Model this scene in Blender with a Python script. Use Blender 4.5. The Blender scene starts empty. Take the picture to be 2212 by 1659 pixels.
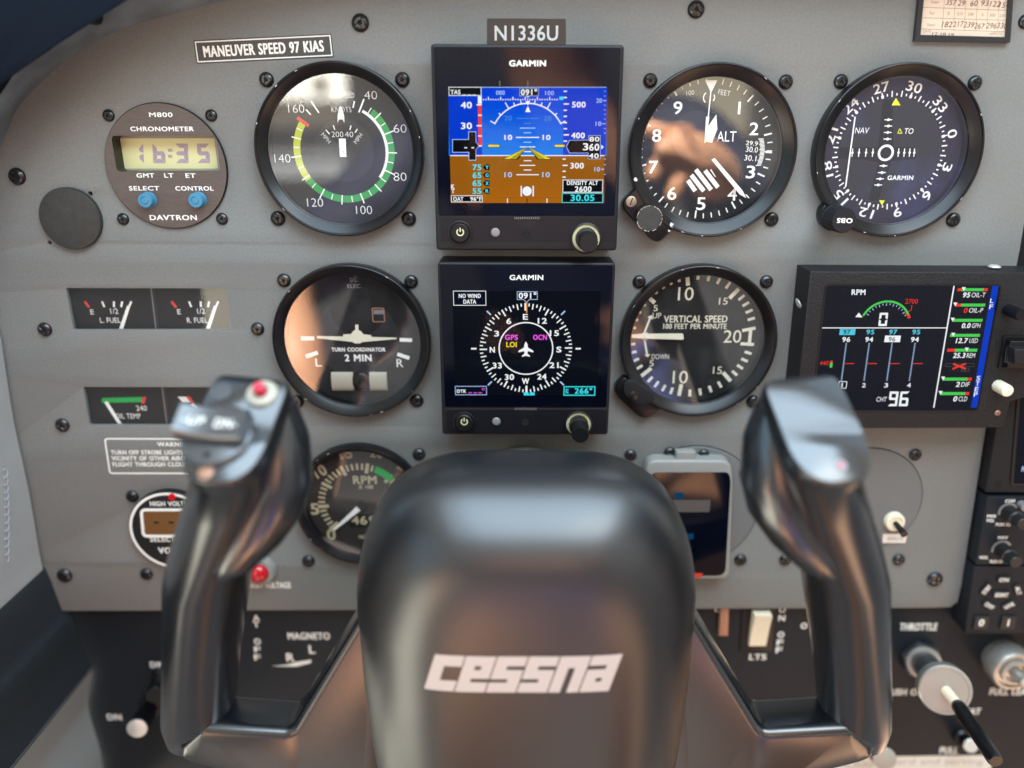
import bpy, bmesh, math, random
from math import sin, cos, pi, radians, atan2, hypot
from mathutils import Vector, Matrix
from mathutils.geometry import tessellate_polygon
random.seed(4)
S = bpy.context.scene
COL = S.collection
# ---------------------------------------------------------------- camera
F, U0, V0, PITCH, D = 1661.0, 1137.0, 829.5, radians(18.5), 370.0   # lens in picture units, tilt, distance to the panel in mm
cam = bpy.data.cameras.new('camera'); cam_o = bpy.data.objects.new('camera', cam); COL.objects.link(cam_o)
cam_o.location = (0, -D/1000, 0); cam_o.rotation_euler = (pi/2 - PITCH, 0, 0)
cam.sensor_width = 36; cam.lens = F/2212*36; cam.shift_x = -(U0-1106)/2212
cam.clip_start = 0.01; cam.clip_end = 60
cam.dof.use_dof = True; cam.dof.focus_distance = 0.352; cam.dof.aperture_fstop = 3.2; cam.dof.aperture_blades = 0
S.camera = cam_o
# ---------------------------------------------------------------- light
S.view_settings.view_transform = 'Standard'; S.view_settings.look = 'None'
S.view_settings.exposure = 0.5; S.view_settings.gamma = 1.0; S.view_settings.use_curve_mapping = False
W = bpy.data.worlds.new('World'); S.world = W; W.use_nodes = True
def build_world():
    nt = W.node_tree; nt.nodes.clear(); N = nt.nodes; L = nt.links
    out = N.new('ShaderNodeOutputWorld'); bg = N.new('ShaderNodeBackground'); L.new(bg.outputs[0], out.inputs[0])
    tc = N.new('ShaderNodeTexCoord'); sp = N.new('ShaderNodeSeparateXYZ'); L.new(tc.outputs['Generated'], sp.inputs[0])
    X, Y, Z = sp.outputs
    def val(s, i, n):
        if isinstance(s, (int, float)): n.inputs[i].default_value = s
        else: L.new(s, n.inputs[i])
    def m(op, a, b=0.0):
        n = N.new('ShaderNodeMath'); n.operation = op; val(a, 0, n); val(b, 1, n); return n.outputs[0]
    def step(x, a, b):
        n = N.new('ShaderNodeMapRange'); n.interpolation_type = 'SMOOTHSTEP'; L.new(x, n.inputs[0]); n.inputs[1].default_value = a; n.inputs[2].default_value = b; return n.outputs[0]
    def box(x, a, b, s): return m('MULTIPLY', step(x, a-s, a+s), m('SUBTRACT', 1.0, step(x, b-s, b+s)))
    def mix(f, a, b):
        n = N.new('ShaderNodeMix'); n.data_type = 'RGBA'; L.new(f, n.inputs[0])
        for i, c in ((6, a), (7, b)):
            if isinstance(c, tuple): n.inputs[i].default_value = (*c, 1)
            else: L.new(c, n.inputs[i])
        return n.outputs[2]
    # dim cabin below, pale headliner above, windscreen ahead, windows at the sides and behind
    base = mix(step(Z, -0.5, -0.1), CAB_LOW, CAB_MID)
    base = mix(step(Z, 0.02, 0.10), base, CAB_HIGH)
    ws = m('MULTIPLY', step(Y, 0.05, 0.2), box(Z, 0.30, 0.82, 0.05))
    base = mix(ws, base, SKY_COL)
    door = m('MULTIPLY', box(X, -0.80, -0.56, 0.05), box(Z, -0.70, -0.18, 0.06))
    base = mix(door, base, DOOR_COL)
    seat = m('MULTIPLY', box(X, 0.30, 0.62, 0.08), box(Z, -0.75, -0.42, 0.06))
    base = mix(seat, base, SEAT_COL)
    lap = m('MULTIPLY', box(X, -0.38, 0.36, 0.08), m('MULTIPLY', box(Z, -0.86, -0.46, 0.06), step(m('MULTIPLY', Y, -1.0), 0.15, 0.3)))
    base = mix(lap, base, LAP_COL)
    side = m('MULTIPLY', step(m('ABSOLUTE', X), 0.62, 0.68), box(Z, 0.02, 0.5, 0.04))
    base = mix(side, base, mix(step(X, -0.1, 0.1), LEFT_COL, SIDE_COL))
    rear = m('MULTIPLY', step(m('MULTIPLY', Y, -1.0), 0.5, 0.6), m('MULTIPLY', box(Z, 0.030, 0.16, 0.004), box(X, -0.315, -0.214, 0.003)))
    base = mix(rear, base, REAR_COL)
    pil = m('MULTIPLY', step(m('MULTIPLY', Y, -1.0), 0.5, 0.6), m('MULTIPLY', box(Z, 0.036, 0.056, 0.003), box(X, -0.252, -0.232, 0.003)))
    base = mix(pil, base, (1.6, 1.4, 1.1))
    fuel_glow = m('MULTIPLY', step(m('MULTIPLY', Y, -1.0), 0.5, 0.6), m('MULTIPLY', box(Z, -0.34, -0.16, 0.03), box(X, -0.44, -0.332, 0.016)))  # cream glow added to reflect in the fuel gauge glass
    base = mix(fuel_glow, base, (2.6, 2.4, 1.9))
    for z0, z1, c in ((-0.036, -0.026, (1.3, 1.3, 1.25)), (-0.058, -0.040, (1.9, 1.9, 1.85)), (0.0, 0.03, (0.9, 0.8, 0.62))):     # bright bars added to reflect in the airspeed glass
        bar = m('MULTIPLY', step(m('MULTIPLY', Y, -1.0), 0.5, 0.6), m('MULTIPLY', box(Z, z0, z1, 0.003), box(X, -0.315, -0.222, 0.008)))
        base = mix(bar, base, c)
    rear2 = m('MULTIPLY', step(m('MULTIPLY', Y, -1.0), 0.5, 0.6), m('MULTIPLY', box(Z, -0.012, 0.2, 0.004), box(X, 0.12, 0.262, 0.006)))
    base = mix(rear2, base, (1.5, 1.3, 0.95))
    L.new(base, bg.inputs[0]); bg.inputs[1].default_value = 1.0
CAB_LOW, CAB_MID, CAB_HIGH = (0.14, 0.145, 0.155), (0.38, 0.36, 0.34), (0.60, 0.56, 0.48)
SKY_COL, SIDE_COL, REAR_COL, LEFT_COL = (0.7, 0.9, 1.1), (0.7, 0.7, 0.66), (7.5, 7.2, 6.2), (0.65, 1.0, 1.25)
LAP_COL = (0.80, 0.66, 0.58)
DOOR_COL, SEAT_COL = (4.2, 4.0, 3.3), (3.2, 1.9, 1.15)
build_world()
def area(name, loc, target, size, power, col, sy=None):
    l = bpy.data.lights.new(name, 'AREA'); l.energy = power; l.color = col; l.shape = 'RECTANGLE'; l.size = size; l.size_y = sy or size
    o = bpy.data.objects.new(name, l); COL.objects.link(o); o.location = loc
    o.rotation_euler = (Vector(target) - Vector(loc)).to_track_quat('-Z', 'Y').to_euler(); return o
area('rear_key_lamp', (0.34, -0.62, 0.60), (0.0, 0, -0.05), 0.45, 1.3, (1.0, 0.93, 0.80), 0.3)  # warm lamp added high behind, set close so the panel darkens downward
area('overhead_lamp', (0.08, -0.345, 0.34), (0.08, -0.30, 0), 0.60, 4.6, (0.60, 0.81, 1.0), 0.43)      # lamp added overhead for the yoke's blue sheen and the panel's falloff
sun = bpy.data.lights.new('sun', 'SUN'); sun.energy = 27; sun.angle = radians(1.0); sun.color = (1.0, 0.93, 0.82)   # through the windscreen, on the pilot
sun_o = bpy.data.objects.new('sun', sun); COL.objects.link(sun_o); sun_o.rotation_euler = Vector((0.25, -0.55, -0.85)).to_track_quat('-Z', 'Y').to_euler()
# ---------------------------------------------------------------- materials
def lin(v):
    v /= 255.0
    return v/12.92 if v <= 0.04045 else ((v+0.055)/1.055)**2.4
def rgb(r, g, b): return (lin(r), lin(g), lin(b), 1)
MAT = {}
def mat(name, col, rough=0.5, metal=0.0, spec=0.5, bump=None, speck=None, coat=0.0, aniso=None, blotch=None):
    m = bpy.data.materials.new(name); m.use_nodes = True; nt = m.node_tree; p = nt.nodes['Principled BSDF']
    c = col if len(col) == 4 else (*col, 1)
    p.inputs['Base Color'].default_value = c; p.inputs['Roughness'].default_value = rough; p.inputs['Metallic'].default_value = metal
    p.inputs['Specular IOR Level'].default_value = spec; p.inputs['Coat Weight'].default_value = coat; p.inputs['Coat Roughness'].default_value = rough
    if bump or speck or aniso:
        tc = nt.nodes.new('ShaderNodeTexCoord')
    if bump:
        n = nt.nodes.new('ShaderNodeTexNoise'); n.inputs['Scale'].default_value = bump[0]; n.inputs['Detail'].default_value = 2
        nt.links.new(tc.outputs['Object'], n.inputs['Vector'])
        b = nt.nodes.new('ShaderNodeBump'); b.inputs['Strength'].default_value = bump[1]; b.inputs['Distance'].default_value = bump[2]
        nt.links.new(n.outputs['Fac'], b.inputs['Height']); nt.links.new(b.outputs[0], p.inputs['Normal'])
    if speck:     # (scale, amount, stretch)
        mp = nt.nodes.new('ShaderNodeMapping'); nt.links.new(tc.outputs['Object'], mp.inputs[0]); mp.inputs['Scale'].default_value = speck[2]
        n = nt.nodes.new('ShaderNodeTexNoise'); n.inputs['Scale'].default_value = speck[0]; n.inputs['Detail'].default_value = 4
        nt.links.new(mp.outputs[0], n.inputs['Vector'])
        r = nt.nodes.new('ShaderNodeMapRange'); r.inputs[1].default_value = 0.3; r.inputs[2].default_value = 0.7
        r.inputs[3].default_value = 1-speck[1]; r.inputs[4].default_value = 1+speck[1]; nt.links.new(n.outputs['Fac'], r.inputs[0])
        x = nt.nodes.new('ShaderNodeVectorMath'); x.operation = 'SCALE'; x.inputs[0].default_value = c[:3]; nt.links.new(r.outputs[0], x.inputs['Scale'])
        nt.links.new(x.outputs[0], p.inputs['Base Color'])
    if blotch:    # handling marks: broad tone and gloss changes
        n = nt.nodes.new('ShaderNodeTexNoise'); n.inputs['Scale'].default_value = blotch[0]; n.inputs['Detail'].default_value = 6; n.inputs['Roughness'].default_value = .65
        nt.links.new(tc.outputs['Object'], n.inputs['Vector'])
        r2 = nt.nodes.new('ShaderNodeMapRange'); r2.inputs[1].default_value = .3; r2.inputs[2].default_value = .7; r2.inputs[3].default_value = 1-blotch[1]; r2.inputs[4].default_value = 1+blotch[1]; nt.links.new(n.outputs['Fac'], r2.inputs[0])
        y = nt.nodes.new('ShaderNodeVectorMath'); y.operation = 'SCALE'; nt.links.new(x.outputs[0], y.inputs[0]); nt.links.new(r2.outputs[0], y.inputs['Scale']); nt.links.new(y.outputs[0], p.inputs['Base Color'])
        r3 = nt.nodes.new('ShaderNodeMapRange'); r3.inputs[3].default_value = rough-.08; r3.inputs[4].default_value = rough+.08; nt.links.new(n.outputs['Fac'], r3.inputs[0]); nt.links.new(r3.outputs[0], p.inputs['Roughness'])
    MAT[name] = m; return m
def emit(name, col, strength=0.70):
    m = bpy.data.materials.new(name); m.use_nodes = True; p = m.node_tree.nodes['Principled BSDF']
    p.inputs['Base Color'].default_value = (0.001, 0.001, 0.001, 1); p.inputs['Roughness'].default_value = 0.5; p.inputs['Specular IOR Level'].default_value = 0.0
    p.inputs['Emission Color'].default_value = col; p.inputs['Emission Strength'].default_value = strength
    MAT[name] = m; return m
def glass(name, refl, rough=0.0, tint=(1, 1, 1, 1), smear=0.0, scol=(.5, .5, .52, 1), sscale=60, slo=.5):
    """thin pane: what lies behind shows through, a Fresnel share of the surroundings is reflected"""
    m = bpy.data.materials.new(name); m.use_nodes = True; nt = m.node_tree; nt.nodes.clear(); N = nt.nodes; L = nt.links
    o = N.new('ShaderNodeOutputMaterial'); mx = N.new('ShaderNodeMixShader'); t = N.new('ShaderNodeBsdfTransparent'); g = N.new('ShaderNodeBsdfGlossy')
    g.inputs['Roughness'].default_value = rough; g.inputs['Color'].default_value = tint
    fr = N.new('ShaderNodeFresnel'); fr.inputs['IOR'].default_value = 1.45
    mm = N.new('ShaderNodeMath'); mm.operation = 'MULTIPLY'; L.new(fr.outputs[0], mm.inputs[0]); mm.inputs[1].default_value = refl; mm.use_clamp = True
    mn = N.new('ShaderNodeMath'); mn.operation = 'MINIMUM'; L.new(mm.outputs[0], mn.inputs[0]); mn.inputs[1].default_value = 0.17
    L.new(mn.outputs[0], mx.inputs[0]); L.new(t.outputs[0], mx.inputs[1]); L.new(g.outputs[0], mx.inputs[2]); last = mx
    if smear:      # dust and wiping marks; in pane_blue also painted blue glare
        tc = N.new('ShaderNodeTexCoord'); n = N.new('ShaderNodeTexNoise'); n.inputs['Scale'].default_value = sscale; n.inputs['Detail'].default_value = 8; n.inputs['Roughness'].default_value = .7
        L.new(tc.outputs['Object'], n.inputs['Vector'])
        r = N.new('ShaderNodeMapRange'); r.inputs[1].default_value = slo; r.inputs[2].default_value = slo+.3; r.inputs[3].default_value = 0; r.inputs[4].default_value = smear; L.new(n.outputs['Fac'], r.inputs[0])
        df = N.new('ShaderNodeBsdfDiffuse'); df.inputs['Color'].default_value = scol
        m2 = N.new('ShaderNodeMixShader'); L.new(r.outputs[0], m2.inputs[0]); L.new(mx.outputs[0], m2.inputs[1]); L.new(df.outputs[0], m2.inputs[2]); last = m2
    L.new(last.outputs[0], o.inputs[0]); MAT[name] = m; return m
mat('panel', (0.188, 0.192, 0.183), 0.62, spec=0.35, bump=(1100, 0.35, 0.0004), speck=(900, 0.075, (1, 1, 1)), blotch=(14, .045))
mat('plate_grey', (0.150, 0.152, 0.150), 0.6, spec=0.35, bump=(900, 0.2, 0.0003))
mat('cover', (0.036, 0.036, 0.034), 0.5, spec=0.4, bump=(700, 0.15, 0.0003), speck=(300, .15, (1, 1, 1)))
mat('lower', (0.008, 0.011, 0.016), 0.55, spec=0.3, bump=(700, 0.2, 0.0003))
mat('black', (0.008, 0.008, 0.009), 0.38, spec=.35, bump=(500, .08, .0003))
mat('bezel', (0.006, 0.006, 0.007), 0.28, spec=0.35, speck=(150, .3, (1, 1, 1)))
mat('matte', (0.010, 0.010, 0.012), 0.6, spec=.3, bump=(900, 0.25, 0.0003))
mat('casting', (0.012, 0.0115, 0.013), 0.55, spec=.3, bump=(800, 0.5, 0.0006), speck=(700, .25, (1, 1, 1)))
mat('screw_black', (0.010, 0.010, 0.011), 0.25, spec=0.7)
mat('hole', (0.003, 0.003, 0.003), 0.9)
mat('dial', (0.014, 0.014, 0.015), 0.7, spec=0.2)
mat('dial_disc', (0.020, 0.020, 0.023), 0.6, spec=0.3)
mat('white', (0.92, 0.91, 0.86), 0.6)
mat('lume', (0.74, 0.70, 0.55), 0.6)
mat('dial_brown', (0.034, 0.028, 0.025), 0.7, spec=.2)
mat('bar_grey', (0.075, 0.073, 0.07), 0.4)
mat('tube', (0.40, 0.37, 0.29), 0.5)
mat('tan_paint', (0.52, 0.44, 0.28), 0.6)
mat('silkscreen', (0.86, 0.86, 0.80), 0.55)
mat('grey_paint', (0.42, 0.44, 0.47), 0.6)
mat('green', rgb(20, 150, 60), 0.6); mat('yellow', rgb(190, 195, 20), 0.6); mat('red', rgb(215, 55, 40), 0.6)
mat('bright_green', rgb(0, 175, 75), 0.6)
mat('flag_yellow', rgb(235, 240, 20), 0.6)
mat('brown', (0.120, 0.098, 0.090), 0.45, metal=0.4, speck=(260, .11, (1, 7, 1)))
mat('lcd', rgb(225, 222, 165), 0.35); mat('lcd_seg', rgb(170, 155, 170), 0.4); mat('lcd_rim', rgb(160, 160, 140), 0.4)
mat('blue_button', rgb(66, 132, 165), 0.35)
mat('placard', (0.050, 0.047, 0.043), 0.4, bump=(200, .1, .0004)); mat('tape', (0.030, 0.027, 0.026), 0.33, bump=(120, .12, .0005))
mat('tape_text', (0.62, 0.62, 0.60), 0.5)
mat('g5_body', (0.008, 0.008, 0.010), 0.45, spec=.35, bump=(800, .15, .0003)); mat('g5_strip', (0.009, 0.009, 0.012), 0.35, spec=.3)
mat('g5_glass', (0.002, 0.003, 0.008), 0.06, spec=0.3)
mat('sensor', (0.22, 0.21, 0.21), 0.3); mat('glow_ring', rgb(205, 200, 160), 0.5)
mat('card', rgb(225, 205, 182), 0.7); mat('ink', rgb(95, 60, 60), 0.7); mat('print', rgb(150, 125, 110), 0.7); mat('card_frame', (0.02, 0.02, 0.022), 0.3)
mat('yoke', (0.006, 0.008, 0.011), 0.24, spec=0.8, bump=(900, .06, .0003), coat=0.8)
mat('yoke_hub', (0.007, 0.008, 0.010), 0.36, spec=0.7, bump=(900, .10, .0003), coat=0.6)
mat('yoke_switch', (0.030, 0.034, 0.040), 0.30, spec=1.0, coat=.6)
mat('logo', rgb(190, 180, 175), 0.5)
mat('white_plastic', rgb(172, 168, 152), 0.35); mat('red_plastic', rgb(205, 40, 70), 0.3); mat('red_lens', rgb(200, 20, 35), 0.12, coat=0.6)
mat('cream', rgb(240, 228, 200), 0.4); mat('silver', (0.78, 0.77, 0.74), 0.42, metal=0.7); mat('alu', (0.52, 0.50, 0.46), 0.38, metal=0.75); mat('steel_dark', (0.10, 0.105, 0.115), 0.4, metal=0.6)
mat('brass', (0.42, 0.33, 0.24), 0.4, metal=0.7); mat('copper', (0.40, 0.22, 0.15), 0.4, metal=0.5)
mat('white_frame', rgb(140, 140, 136), 0.4); mat('amber_lcd', rgb(110, 75, 38), 0.4)
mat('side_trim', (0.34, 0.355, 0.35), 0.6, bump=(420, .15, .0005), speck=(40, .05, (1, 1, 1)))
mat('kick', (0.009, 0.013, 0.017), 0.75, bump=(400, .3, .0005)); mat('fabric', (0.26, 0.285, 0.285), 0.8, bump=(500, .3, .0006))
mat('glareshield', (0.005, 0.009, 0.017), 0.9, spec=0.1, bump=(300, .3, .0006)); mat('rim', (0.15, 0.185, 0.21), 0.45, speck=(60, .35, (1, 1, 1)), bump=(90, .2, .0006))
mat('label_white', rgb(225, 220, 210), 0.6); mat('faint', rgb(175, 165, 165), 0.6)
mat('rubber', (0.012, 0.012, 0.013), 0.45)
mat('skin', rgb(205, 150, 115), 0.5); mat('shirt', (0.012, 0.014, 0.035), 0.8); mat('shorts', (0.035, 0.042, 0.13), 0.8)
glass('pane', 4.0, 0.0, smear=0.05); glass('pane_blue', 3.4, 0.05, (0.75, 0.74, 0.95, 1), smear=0.22, scol=(.16, .18, .55, 1), sscale=22, slo=.52)  # pane_blue: wiping marks whose blue colour paints in the coating's glare
mat('card_purple', (.020, .016, .030), .7, spec=.2); glass('window', 2.2, 0.03)
glass('screen_pane', 0.14, 0.02, smear=0.006, sscale=90, slo=.55)
for nm, c in dict(s_white=(245, 248, 250), s_sky0=(0, 60, 215), s_brown=(165, 98, 18), s_brown2=(178, 108, 22), s_tape=(0, 58, 205), s_tapeb=(150, 90, 15), s_black=(6, 10, 16), s_dim=(70, 130, 215),
                  s_cyan=(60, 225, 235), s_yellow=(235, 215, 30), s_olive=(175, 165, 30), s_red=(235, 60, 50), s_mag=(240, 90, 235), s_orange=(250, 150, 50), s_green=(75, 205, 85),
                  s_blue=(15, 60, 190), s_lblue=(85, 200, 225), s_grey=(75, 78, 80), s_ndark=(4, 10, 30), s_edge=(170, 200, 240), s_teal=(8, 60, 90), s_lgrey=(120, 120, 122), s_back=(8, 12, 22)).items():
    emit(nm, rgb(*c))
# ---------------------------------------------------------------- where things stand
def ray(u, v):
    x, y = (u-U0)/F, -(v-V0)/F
    return (x, y*sin(PITCH)+cos(PITCH), y*cos(PITCH)-sin(PITCH))
def pp(u, v, z=0.0):
    """point of the plane z mm in front of the panel: (x right, y up) in mm"""
    d = ray(u, v); t = (D-z)/d[1]; return (d[0]*t, d[2]*t)
def rg(x0, y0, s): return lambda x, y: (x/s+x0, y/s+y0)
# ---------------------------------------------------------------- mesh builder
ALLM = list(MAT)
def rot2(p, a): return (p[0]*cos(a)-p[1]*sin(a), p[0]*sin(a)+p[1]*cos(a))
def roundpoly(pts, r, n=4):
    out = []; k = len(pts)
    for i in range(k):
        a, b, c = Vector(pts[i-1]), Vector(pts[i]), Vector(pts[(i+1) % k])
        d1, d2 = (a-b), (c-b); rr = min(r, d1.length*.49, d2.length*.49)
        p, q = b+d1.normalized()*rr, b+d2.normalized()*rr
        for j in range(n+1):
            t = j/n; out.append(tuple(p*(1-t)**2 + b*2*t*(1-t) + q*t*t))
    return out
def rrect(x0, y0, x1, y1, r, n=4): return roundpoly([(x0, y0), (x1, y0), (x1, y1), (x0, y1)], r, n)
def area2(pts): return sum(pts[i-1][0]*pts[i][1]-pts[i][0]*pts[i-1][1] for i in range(len(pts)))
def ccw(pts): return list(pts) if area2(pts) > 0 else list(pts)[::-1]
def inset(pts, d):
    out = []; k = len(pts)
    for i in range(k):
        a, b, c = Vector(pts[i-1]), Vector(pts[i]), Vector(pts[(i+1) % k])
        e1 = b-a; e2 = c-b
        if e1.length < 1e-6: e1 = e2
        if e2.length < 1e-6: e2 = e1
        n1 = Vector((-e1.y, e1.x)).normalized(); n2 = Vector((-e2.y, e2.x)).normalized(); n = (n1+n2)
        if n.length < 1e-6: n = n1
        n.normalize(); out.append(tuple(b + n*d/max(.5, n.dot(n1))))
    return out
def circ(cx, cy, r, n=32, a0=0): return [(cx+r*cos(a0+2*pi*i/n), cy+r*sin(a0+2*pi*i/n)) for i in range(n)]
GLY = {}
def prep_glyphs():
    chars = [chr(i) for i in range(33, 127)] + ['°', 'Δ']
    jobs = []
    for bold, off in ((0, 0.0), (2, -0.016)):
        for ch in chars:
            for s in (ch, 'H'+ch+'H'):
                cu = bpy.data.curves.new('t', 'FONT'); cu.body = s; cu.size = 1; cu.offset = off; cu.resolution_u = 3; cu.fill_mode = 'FRONT'
                o = bpy.data.objects.new('t', cu); COL.objects.link(o); jobs.append((bold, ch, s, o))
    dg = bpy.context.evaluated_depsgraph_get(); dg.update(); tmp = {}
    for bold, ch, s, o in jobs:
        me = bpy.data.meshes.new_from_object(o.evaluated_get(dg))
        vs = [(v.co.x, v.co.y) for v in me.vertices]
        if s == ch: tmp[(bold, ch)] = [vs, [tuple(p.vertices) for p in me.polygons], 0]
        else: tmp[(bold, ch)][2] = max(v[0] for v in vs)-min(v[0] for v in vs)
        bpy.data.meshes.remove(me)
    for bold, ch, s, o in jobs:
        cu = o.data; bpy.data.objects.remove(o); bpy.data.curves.remove(cu)
    for b in (0, 2):
        hv = tmp[(b, 'H')][0]; wH = max(v[0] for v in hv)-min(v[0] for v in hv); full = tmp[(b, 'H')][2]
        # width of 'HHH' - width 'H' = 2 advances of H
        advH = (full-wH)/2
        for ch in chars:
            g = tmp[(b, ch)]; GLY[(b, ch)] = (g[0], g[1], g[2]-wH-advH if ch != 'H' else advH)
        GLY[(b, ' ')] = ([], [], advH*.45); GLY[(b, 'cap')] = max(v[1] for v in hv)
prep_glyphs()
class MB:
    def __init__(s, q=None): s.v = []; s.f = []; s.m = []; s.q = q; s.w = 0.0
    def add(s, pts, faces, m):
        b = len(s.v); s.v += pts
        for f in faces:
            if len(f) > 4:       # flat outline: fill it with triangles facing the way it was drawn
                P = [Vector(pts[i]) for i in f]; n = Vector((0, 0, 0))
                for i in range(len(P)): n += P[i-1].cross(P[i])
                for tr in tessellate_polygon([P]):
                    q = (P[tr[1]]-P[tr[0]]).cross(P[tr[2]]-P[tr[0]])
                    if q.dot(n) < 0: tr = tr[::-1]
                    s.f.append(tuple(f[i]+b for i in tr)); s.m.append(m)
            else: s.f.append(tuple(i+b for i in f)); s.m.append(m)
    def poly(s, pts, w, m):
        pts = ccw(pts); s.add([(p[0], p[1], w) for p in pts], [tuple(range(len(pts)))], m)
    def disc(s, c, r, w, m, n=40): s.poly(circ(c[0], c[1], r, n), w, m)
    def ring(s, c, r0, r1, w, m, a0=0, a1=360, n=None):
        """flat band; angles clockwise from the top, degrees"""
        n = n or max(3, int(abs(a1-a0)/5)); P = []; Fc = []
        for i in range(n+1):
            a = radians(a0+(a1-a0)*i/n)
            for r in (r0, r1): P.append((c[0]+r*sin(a), c[1]+r*cos(a), w))
        for i in range(n): Fc.append((2*i, 2*i+2, 2*i+3, 2*i+1)[::-1])
        s.add(P, [f[::-1] for f in Fc] if a1 > a0 else Fc, m)
    def line(s, p, q, wd, w, m, wd2=None):
        p, q = Vector(p), Vector(q); d = (q-p); n = Vector((-d.y, d.x)).normalized(); a = n*wd/2; b = n*(wd if wd2 is None else wd2)/2
        s.poly([tuple(p-a), tuple(q-b), tuple(q+b), tuple(p+a)], w, m)
    def radial(s, c, a, r0, r1, wd, w, m, wd2=None):
        a = radians(a); s.line((c[0]+r0*sin(a), c[1]+r0*cos(a)), (c[0]+r1*sin(a), c[1]+r1*cos(a)), wd, w, m, wd2)
    def prism(s, pts, w0, w1, m, bev=0.0, mtop=None, steps=3, back=False):
        pts = ccw(pts); k = len(pts); loops = [(0, w0)]
        if bev > 0:
            for j in range(steps+1):
                a = pi/2*j/steps; loops.append((bev*(1-cos(a)), w1-bev+bev*sin(a)))
        else: loops.append((0, w1))
        P = []
        for d, w in loops:
            pl = inset(pts, d) if d else pts; P += [(p[0], p[1], w) for p in pl]
        Fc = []
        for j in range(len(loops)-1):
            for i in range(k): Fc.append((j*k+i, j*k+(i+1) % k, (j+1)*k+(i+1) % k, (j+1)*k+i))
        s.add(P, Fc, m); top = P[-k:]
        s.add(top, [tuple(range(k))], mtop or m)
        if back: s.add([(p[0], p[1], w0) for p in pts], [tuple(range(k))[::-1]], m)
    def frame(s, outer, inner, w0, w1, m, win=None):
        """band between two outlines of equal length, raised to w1; inner wall goes down to win"""
        o, i_ = ccw(outer), ccw(inner); k = len(o); win = w0 if win is None else win
        P = [(p[0], p[1], w0) for p in o]+[(p[0], p[1], w1) for p in o]+[(p[0], p[1], w1) for p in i_]+[(p[0], p[1], win) for p in i_]
        Fc = []
        for j in range(3):
            for i in range(k): Fc.append((j*k+i, j*k+(i+1) % k, (j+1)*k+(i+1) % k, (j+1)*k+i))
        s.add(P, Fc, m)
    def lathe(s, c, prof, m, n=48, cap=True, flute=None):
        P = []; Fc = []
        for r, w in prof:
            for i in range(n):
                a = 2*pi*i/n; rr = r*(1-(flute if flute and i % 2 else 0)); P.append((c[0]+rr*cos(a), c[1]+rr*sin(a), w))
        for j in range(len(prof)-1):
            for i in range(n): Fc.append((j*n+i, j*n+(i+1) % n, (j+1)*n+(i+1) % n, (j+1)*n+i))
        s.add(P, Fc, m)
        if cap: s.add(P[-n:], [tuple(range(n))], m)
    def sweep(s, path, m, n=16, cap=True):
        """path of (centre(3), e1(3), e2(3)) where e1,e2 are the half axes, optional exponent pair"""
        P = []; Fc = []
        for it in path:
            c, e1, e2 = Vector(it[0]), Vector(it[1]), Vector(it[2]); pf, pb = it[3] if len(it) > 3 else (1, 1); tp = it[4] if len(it) > 4 else 0
            for i in range(n):
                a = 2*pi*i/n; ca, sa = cos(a), sin(a); p = pf if sa >= 0 else pb
                x = math.copysign(abs(ca)**p, ca); y = math.copysign(abs(sa)**p, sa)
                P.append(tuple(c+e1*x*(1+tp*y)+e2*y))
        for j in range(len(path)-1):
            for i in range(n): Fc.append((j*n+i, j*n+(i+1) % n, (j+1)*n+(i+1) % n, (j+1)*n+i))
        s.add(P, Fc, m)
        if cap: s.add(P[-n:], [tuple(range(n))], m); s.add(P[:n], [tuple(range(n))[::-1]], m)
    def tube(s, pts, r, m, n=12):
        path = []; pts = [Vector(p) for p in pts]
        for i, p in enumerate(pts):
            d = (pts[min(i+1, len(pts)-1)]-pts[max(i-1, 0)]).normalized(); a = d.orthogonal().normalized(); b = d.cross(a); rr = r[i] if isinstance(r, (list, tuple)) else r
            if path:   # keep frames aligned
                a0 = Vector(path[-1][1]).normalized(); a = (a0-d*a0.dot(d)).normalized(); b = d.cross(a)
            path.append((p, a*rr, b*rr))
        s.sweep(path, m, n)
    def text(s, t, c, h, w, m, width=None, rot=0.0, bold=0, gap=0.0, slant=0.0, align=0):
        """centred capitals of height h; rot in degrees clockwise"""
        hv = {1: .055, 3: .028}.get(bold, 0); bold = 0 if hv else bold
        cap = GLY[(bold, 'cap')]; k = h/cap; x = 0; P = []; Fc = []
        for ch in t:
            vs, fs, ad = GLY.get((bold, ch)) or GLY[(bold, ' ')]; b = len(P)
            P += [(x+vx+slant*vy, vy) for vx, vy in vs]; Fc += [tuple(i+b for i in f) for f in fs]; x += ad+gap+hv*.8
        if not P: return
        x0, x1 = min(p[0] for p in P), max(p[0] for p in P); kx = k if width is None else width/(x1-x0); cx = (x0+x1)/2 if align == 0 else (x0 if align < 0 else x1)
        a = -radians(rot)
        for j, (dx, dy) in enumerate([(0, 0)] if not hv else [(0, 0), (hv, hv*.6), (-hv, hv*.6), (hv, -hv*.6), (-hv, -hv*.6)]):
            Q = []
            for p in P:
                r = rot2(((p[0]-cx)*kx+dx*k*.5, (p[1]-cap/2)*k+dy*k*.5), a); Q.append((c[0]+r[0], c[1]+r[1], w+.003*j))
            s.add(Q, Fc, m)
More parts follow.
